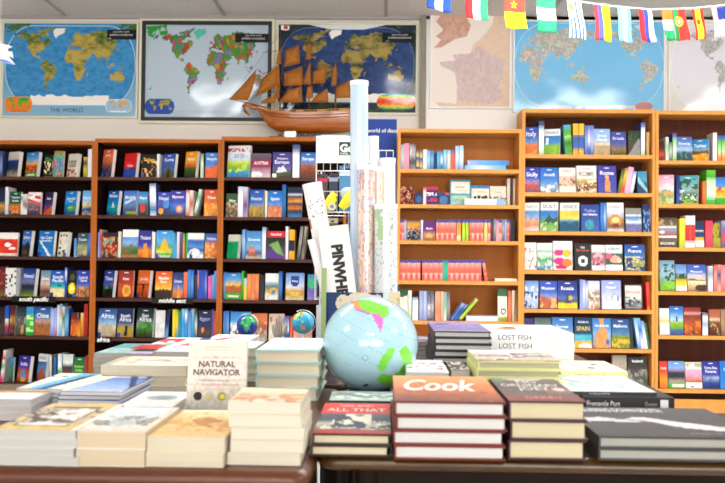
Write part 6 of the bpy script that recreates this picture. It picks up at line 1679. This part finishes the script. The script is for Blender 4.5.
for i in range(len(prof) - 1):
    a_, b_ = prof[i], prof[i + 1]
    za, zb2 = L3(a_[0], a_[1]).z, L3(b_[0], b_[1]).z
    xa, xb = L3(a_[0], a_[1]).x, L3(b_[0], b_[1]).x
    m.add([(xa, -a_[3] * 0.95, za - 0.004), (xb, -b_[3] * 0.95, zb2 - 0.004), (xb, b_[3] * 0.95, zb2 - 0.004), (xa, a_[3] * 0.95, za - 0.004)], [(0, 1, 2, 3)])
for x_, w_, h_ in ((276, 0.05, 0.012), (300, 0.05, 0.014), (322, 0.06, 0.012), (344, 0.06, 0.02)):
    p = L3(x_, 112); m.box((p.x - w_ / 2, -0.025, p.z - 0.006), (p.x + w_ / 2, 0.025, p.z + h_))
m.build('deck', M['ship_deck'], t)
m = MB()
for s_ in (-1, 1):
    for dz in (0.014, 0.0):
        m.tube([Vector((L3(p[0], p[1]).x, s_ * p[3], L3(p[0], p[1]).z + dz)) for p in prof], 0.0032 if dz == 0 else 0.002, 6)
    for i in range(26):
        x_ = 262 + i * 3.5
        w_ = np.interp(x_, [p[0] for p in prof], [p[3] for p in prof]); yd = np.interp(x_, [p[0] for p in prof], [p[1] for p in prof])
        p = L3(x_, yd); m.tube([(p.x, s_ * w_, p.z), (p.x, s_ * w_, p.z + 0.014)], 0.0015, 4)
m.build('railing', M['ship_deck'], t)
m = MB()
m.tube([L3(258, 108), L3(252, 107), L3(247, 104), L3(243.5, 106), L3(245, 111), L3(250, 115.5)], [0.014, 0.018, 0.016, 0.015, 0.013, 0.006], 10)
m.build('figurehead', M['ship'], t)
m = MB(); m.tube([L3(268, 108), L3(246, 102.5), L3(229, 99)], [0.006, 0.004, 0.002], 8); m.build('bowsprit', M['ship_dark'], t)
for px, yb_, yt_ in ((280.5, 113, 30), (309.5, 113, 30), (335.8, 112, 62)):
    m = MB(); m.tube([L3(px - 0.6, yb_), L3(px, (yb_ + yt_) / 2), L3(px + 0.4, yt_)], [0.0075, 0.006, 0.002], 8); m.build('mast', M['ship_dark'], t)
def cp(pts): return [(225 + x / 4.39, 30 + y / 4.39) for x, y in pts]
sails = [
 (cp([(20, 305), (140, 172), (124, 250), (100, 312)]), -0.01, 0.02),
 (cp([(268, 92), (326, 70), (331, 150), (262, 166)]), -0.03, 0.03),
 (cp([(262, 192), (340, 163), (346, 240), (335, 248), (262, 250)]), -0.035, 0.03),
 (cp([(280, 268), (338, 250), (342, 322), (235, 322)]), -0.04, 0.03),
 (cp([(246, 78), (249, 150), (224, 150), (232, 105)]), -0.01, 0.015),
 (cp([(165, 215), (238, 152), (242, 240), (205, 262), (136, 292), (152, 255)]), -0.02, 0.03),
 (cp([(165, 312), (228, 282), (222, 322), (158, 325)]), -0.02, 0.015),
 (cp([(243, 195), (246, 240), (240, 300), (222, 300), (226, 240)]), 0.01, 0.012),
 (cp([(362, 62), (377, 60), (378, 130), (354, 130)]), -0.01, 0.015),
 (cp([(370, 148), (378, 148), (379, 240), (346, 240), (352, 195)]), -0.015, 0.02),
 (cp([(362, 250), (384, 246), (388, 300), (354, 302)]), -0.015, 0.015),
 (cp([(386, 187), (447, 152), (441, 235), (386, 238)]), -0.02, 0.025),
 (cp([(450, 258), (456, 320), (376, 320), (400, 290)]), -0.025, 0.02),
 (cp([(486, 142), (494, 190), (490, 242), (466, 248), (470, 190)]), -0.01, 0.015),
 (cp([(490, 252), (548, 222), (560, 300), (486, 302)]), -0.025, 0.025),
]
for pts, dy, bulge in sails:
    n = len(pts)
    P = [L3(x, y, dy) for x, y in pts]
    cen = sum(P, Vector()) / n
    m = MB()
    R1 = [(p + (cen - p) * 0.35) + Vector((0, -bulge * 0.75, 0)) for p in P]
    c1 = cen + Vector((0, -bulge, 0))
    th_ = Vector((0, 0.003, 0))
    front = P + R1 + [c1]
    back = [p + th_ for p in front]
    vs = front + back
    N2 = 2 * n + 1
    fs = []
    for i in range(n):
        j = (i + 1) % n
        fs += [(i, j, n + j, n + i), (n + i, n + j, 2 * n)]
        fs += [(N2 + j, N2 + i, N2 + n + i, N2 + n + j), (N2 + n + j, N2 + n + i, N2 + 2 * n)]
        fs += [(j, i, N2 + i, N2 + j)]
    m.add(vs, fs, smooth=False)
    m.build('sail', M['sail'], t)
m = MB()
for a_, b_ in (((229, 99), (280.5, 33)), ((229, 99), (281, 62)), ((244, 103), (281, 80)), ((309.5, 33), (282, 70)), ((309.5, 60), (281, 100)), ((335.8, 66), (310, 92)), ((335.8, 66), (354, 108)), ((281, 33), (270, 109)), ((309.5, 33), (298, 110)), ((309.5, 33), (322, 110))):
    for s_ in (-1, 1):
        A, B = L3(*a_), L3(*b_)
        lo = A if A.z < B.z else B
        if lo is A: A = A + Vector((0, 0.03 * s_, 0)) if abs(a_[0] - 229) > 1 else A
        else: B = B + Vector((0, 0.045 * s_, 0))
        m.tube([A, B], 0.0009, 4)
for x0_, x1_, y_ in ((263, 296, 51), (262, 300, 72), (260, 303, 92), (302, 315, 44), (300, 318, 65), (312, 328, 66), (330, 340, 62)):
    m.tube([L3(x0_, y_ + 1.5, -0.008), L3(x1_, y_ - 1.5, -0.008)], 0.0022, 5)
m.build('rigging', M['ship_dark'], t)
m = MB()
fx = L3(281, 29)
m.plate([(0, 0), (0.035, -0.006), (0.06, 0.0), (0.06, 0.03), (0.03, 0.028), (0, 0.036)], (fx.x, -0.002, fx.z - 0.005), (1, 0, 0), (0, 0, 1), (0, -1, 0), 0.002, H('e8e4e0'))
m.plate([(0.02, 0.004), (0.05, 0.004), (0.05, 0.026), (0.02, 0.026)], (fx.x, -0.0025, fx.z - 0.005), (1, 0, 0), (0, 0, 1), (0, -1, 0), 0.0006, H('c83028'))
m.build('ensign', M['cloth'], t)
m = MB()
p0, p1 = L3(270, 136), L3(318, 136)
m.box((p0.x, -0.06, 0), (p1.x, 0.06, 0.012))
for x_ in (280, 306):
    p = L3(x_, 134); m.box((p.x - 0.01, -0.045, 0.012), (p.x + 0.01, 0.045, 0.034))
m.build('stand', M['ship_dark'], t)
m = MB(); p0, p1 = L3(286, 136), L3(297.5, 131); m.box((p0.x, -0.10, 0.0), (p1.x, -0.095, 0.042), H('f4f4f2')); m.build('name_card', M['print'], t)
# white carton on the bookcase under the stern
p0, p1 = at(321, 137, 6.58), at(346, 134, 6.58)
m = MB(); m.box((p0.x, 6.58, caseTop + 0.0005), (p1.x, 6.72, caseTop + 0.022), H('f0eeea')); tag(m.build('flat_carton', M['print']), 'flat white carton on the bookcase beside the ship stand', 'box')

# ------------------------------------------------------------------ string of flags
FZ = 4.5
t = thing('flag_bunting', 'white cord strung with small national flags across the upper right', 'bunting', at(570, 0, FZ))
o0 = at(570, 0, FZ)
def B3(px, py, dy=0): 
    p = at(px, py, FZ) - o0
    p.y = dy
    return p
cordpts = [(380, -128), (420, -14), (455, -11), (500, -8), (545, -5), (575, 1), (610, 6), (650, 9.5), (690, 8.5), (725, 5), (760, 0), (800, -30), (840, -128)]
cz = CEIL - o0.z
m = MB()
pts = [B3(*p) for p in cordpts]
pts[0].z = cz; pts[-1].z = cz
m.tube(pts, 0.0035, 6, H('f4f4f4')); m.build('cord', M['cloth'], t)
W_, RD, GN, BL, YE, LB, OR = 'f6f4f2', 'e03034', '3aa868', '2c4cb8', 'f4dc28', '78b4ec', 'f07838'
def flag(tl, tr, br, bl, art, label, extra=None, nu=12, nv=12, ph=0.0):
    TL, TR, BR, BL_ = B3(*tl), B3(*tr), B3(*br), B3(*bl)
    m = MB()
    vs, fs, cs = [], [], []
    img = np.zeros((nv, nu, 3))
    for j in range(nv):
        for i in range(nu):
            img[j, i] = H(art((i + 0.5) / nu, (j + 0.5) / nv))
    def P(u, v):
        p = TL * (1 - u) * (1 - v) + TR * u * (1 - v) + BR * u * v + BL_ * (1 - u) * v
        wv = 0.008 * math.sin(u * 7 + v * 3 + ph) * (0.3 + v)
        return Vector((p.x + 0.004 * math.sin(v * 6 + ph) * v, wv, p.z))
    for s in (0, 1):
        vs += [P(i / nu, j / nv) + Vector((0, 0.0016 * s, 0)) for j in range(nv + 1) for i in range(nu + 1)]
    N = (nu + 1) * (nv + 1)
    for s in (0, 1):
        for j in range(nv):
            for i in range(nu):
                a_ = s * N + j * (nu + 1) + i
                q_ = (a_, a_ + nu + 1, a_ + nu + 2, a_ + 1)
                fs.append(q_ if s == 0 else tuple(reversed(q_)))
                cs.append(tuple(img[j, i]))
    edge = [j * (nu + 1) for j in range(nv + 1)] + [nv * (nu + 1) + i for i in range(1, nu + 1)] + [j * (nu + 1) + nu for j in range(nv - 1, -1, -1)] + [i for i in range(nu - 1, -1, -1)]
    for k in range(len(edge) - 1):
        a_, b_ = edge[k], edge[k + 1]
        fs.append((a_, a_ + N, b_ + N, b_)); cs.append(tuple(img[0, 0]))
    m.add(vs, fs, cs, smooth=True)
    o = m.build('flag', M['cloth'], t)
    tag(o, label)
def vband(*c): return lambda u, v: c[min(int(u * len(c)), len(c) - 1)]
def hband(*c): return lambda u, v: c[min(int(v * len(c)), len(c) - 1)]
flag((427, -12), (450, -10), (451.5, 13), (427.5, 8), vband(BL, W_, BL), 'blue flag with white centre', nu=9)
flag((465, -8), (487, -6), (488.5, 21), (466, 18), vband(RD, W_, GN), 'red, white and green flag', nu=9, ph=1)
def cam_(u, v):
    if v < 0.5:
        dx, dy = (u - 0.48) * 24, (v - 0.28) * 34
        rr = math.hypot(dx, dy); an = math.atan2(dx, -dy)
        return YE if rr < 2.2 + 1.8 * math.cos(5 * an) else 'e84838'
    return YE
flag((504, -5), (524, -4), (526.5, 29.5), (505, 28), cam_, 'red over yellow flag with yellow star', nu=22, nv=30, ph=2)
flag((536.5, -5), (555, -3), (556.5, 33.5), (537, 31.5), hband(GN, W_, '38a870'), 'green, white and green flag', ph=3)
def uru(u, v):
    if math.hypot((u - 0.22) * 18, (v - 0.2) * 38) < 3.4: return 'f0c840'
    if u < 0.42 and v < 0.42: return W_
    return '3c60a8' if (u * 9) % 2 > 1.15 else W_
flag((567, -2), (580.5, 2), (587, 39.5), (570, 37), uru, 'white flag with blue stripes and small sun', nu=27, nv=24, ph=4)
flag((593.5, 2.5), (609, 4.5), (612.5, 42), (596.5, 40), lambda u, v: 'e04048' if u < 0.25 else ('5858b0' if u < 0.47 else YE), 'red, blue and yellow flag', nu=16, ph=5)
flag((617, 5.5), (630, 7), (633, 43), (620.5, 41), lambda u, v: ('f0c860' if (0.42 < u < 0.58 and 0.44 < v < 0.54) else W_) if 0.34 < u < 0.66 else LB, 'pale blue and white flag with gold dot', nu=18, nv=18, ph=6)
flag((638.5, 8), (651.5, 9), (656, 42.5), (642, 41), vband(RD, '3848b8', W_), 'red, blue and white flag', nu=9, ph=7)
flag((661.5, 9.5), (672, 9.5), (674.5, 40.5), (665.5, 40.5), hband(OR, W_, '2c9860'), 'orange, white and green flag', nu=6, ph=8)
def por(u, v):
    d = math.hypot((u - 0.42) * 15, (v - 0.38) * 31)
    if d < 2.0: return 'f0f0f0'
    if d < 3.3: return 'd83028'
    if d < 5.2: return 'e8d048'
    return '388848' if u < 0.42 and v < 0.6 or u < 0.3 else 'e83830'
flag((672.8, 9.8), (684.5, 9.5), (690, 40), (675.5, 40.5), por, 'green and red flag with yellow crest', nu=22, nv=26, ph=9)
flag((691.5, 9.5), (702.5, 8.5), (706.5, 38.5), (696.5, 40), lambda u, v: ('a04830' if (0.4 < u < 0.65 and 0.32 < v < 0.5) else 'f0c830') if 0.24 < u < 0.76 else 'd83030', 'red and yellow flag with small crest', nu=16, nv=18, ph=10)
flag((711.5, 8), (726, 7), (731, 36.5), (716.5, 37), lambda u, v: '2c3c80' if (u > 0.35 and v < 0.4) else ('e89098' if (u * 11) % 2 > 1 else W_), 'pink-striped flag with navy corner', nu=22, nv=12, ph=11)

# ------------------------------------------------------------------ hanging paper bird at the far left
HZ = 5.2
c = at(2, 55, HZ)
def hp(x, y):
    p = at(x / 9.66, 30 + y / 9.66, HZ); return (p.x - c.x, p.z - c.z)
t = thing('hanging_bird', 'white paper bird with blue shading hanging at the left edge', 'decoration', c)
out_ = [(-90, 175), (-60, 140), (0, 128), (40, 136), (118, 158), (82, 172), (70, 190), (76, 208), (112, 205), (124, 270), (85, 250), (82, 258), (142, 332), (60, 318), (0, 300), (-60, 290), (-110, 240)]
m = MB()
m.plate([hp(*p) for p in reversed(out_)], (0, 0, 0), (1, 0, 0), (0, 0, 1), (0, -1, 0), 0.012, H('eef2fa'))
m.build('body', M['cloth'], t)
m = MB()
m.plate([hp(*p) for p in reversed([(-60, 270), (60, 288), (138, 331), (60, 317), (0, 299), (-60, 290)])], (0, -0.0015, 0), (1, 0, 0), (0, 0, 1), (0, -1, 0), 0.001, H('7c98dc'))
m.build('blue_edge', M['cloth'], t)
m = MB(); x_, z_ = hp(0, 129); m.tube([(x_, 0.006, z_ - 0.006), (x_, 0.006, CEIL - c.z)], 0.0012, 5, H('f0f0f0')); m.build('string', M['cloth'], t)
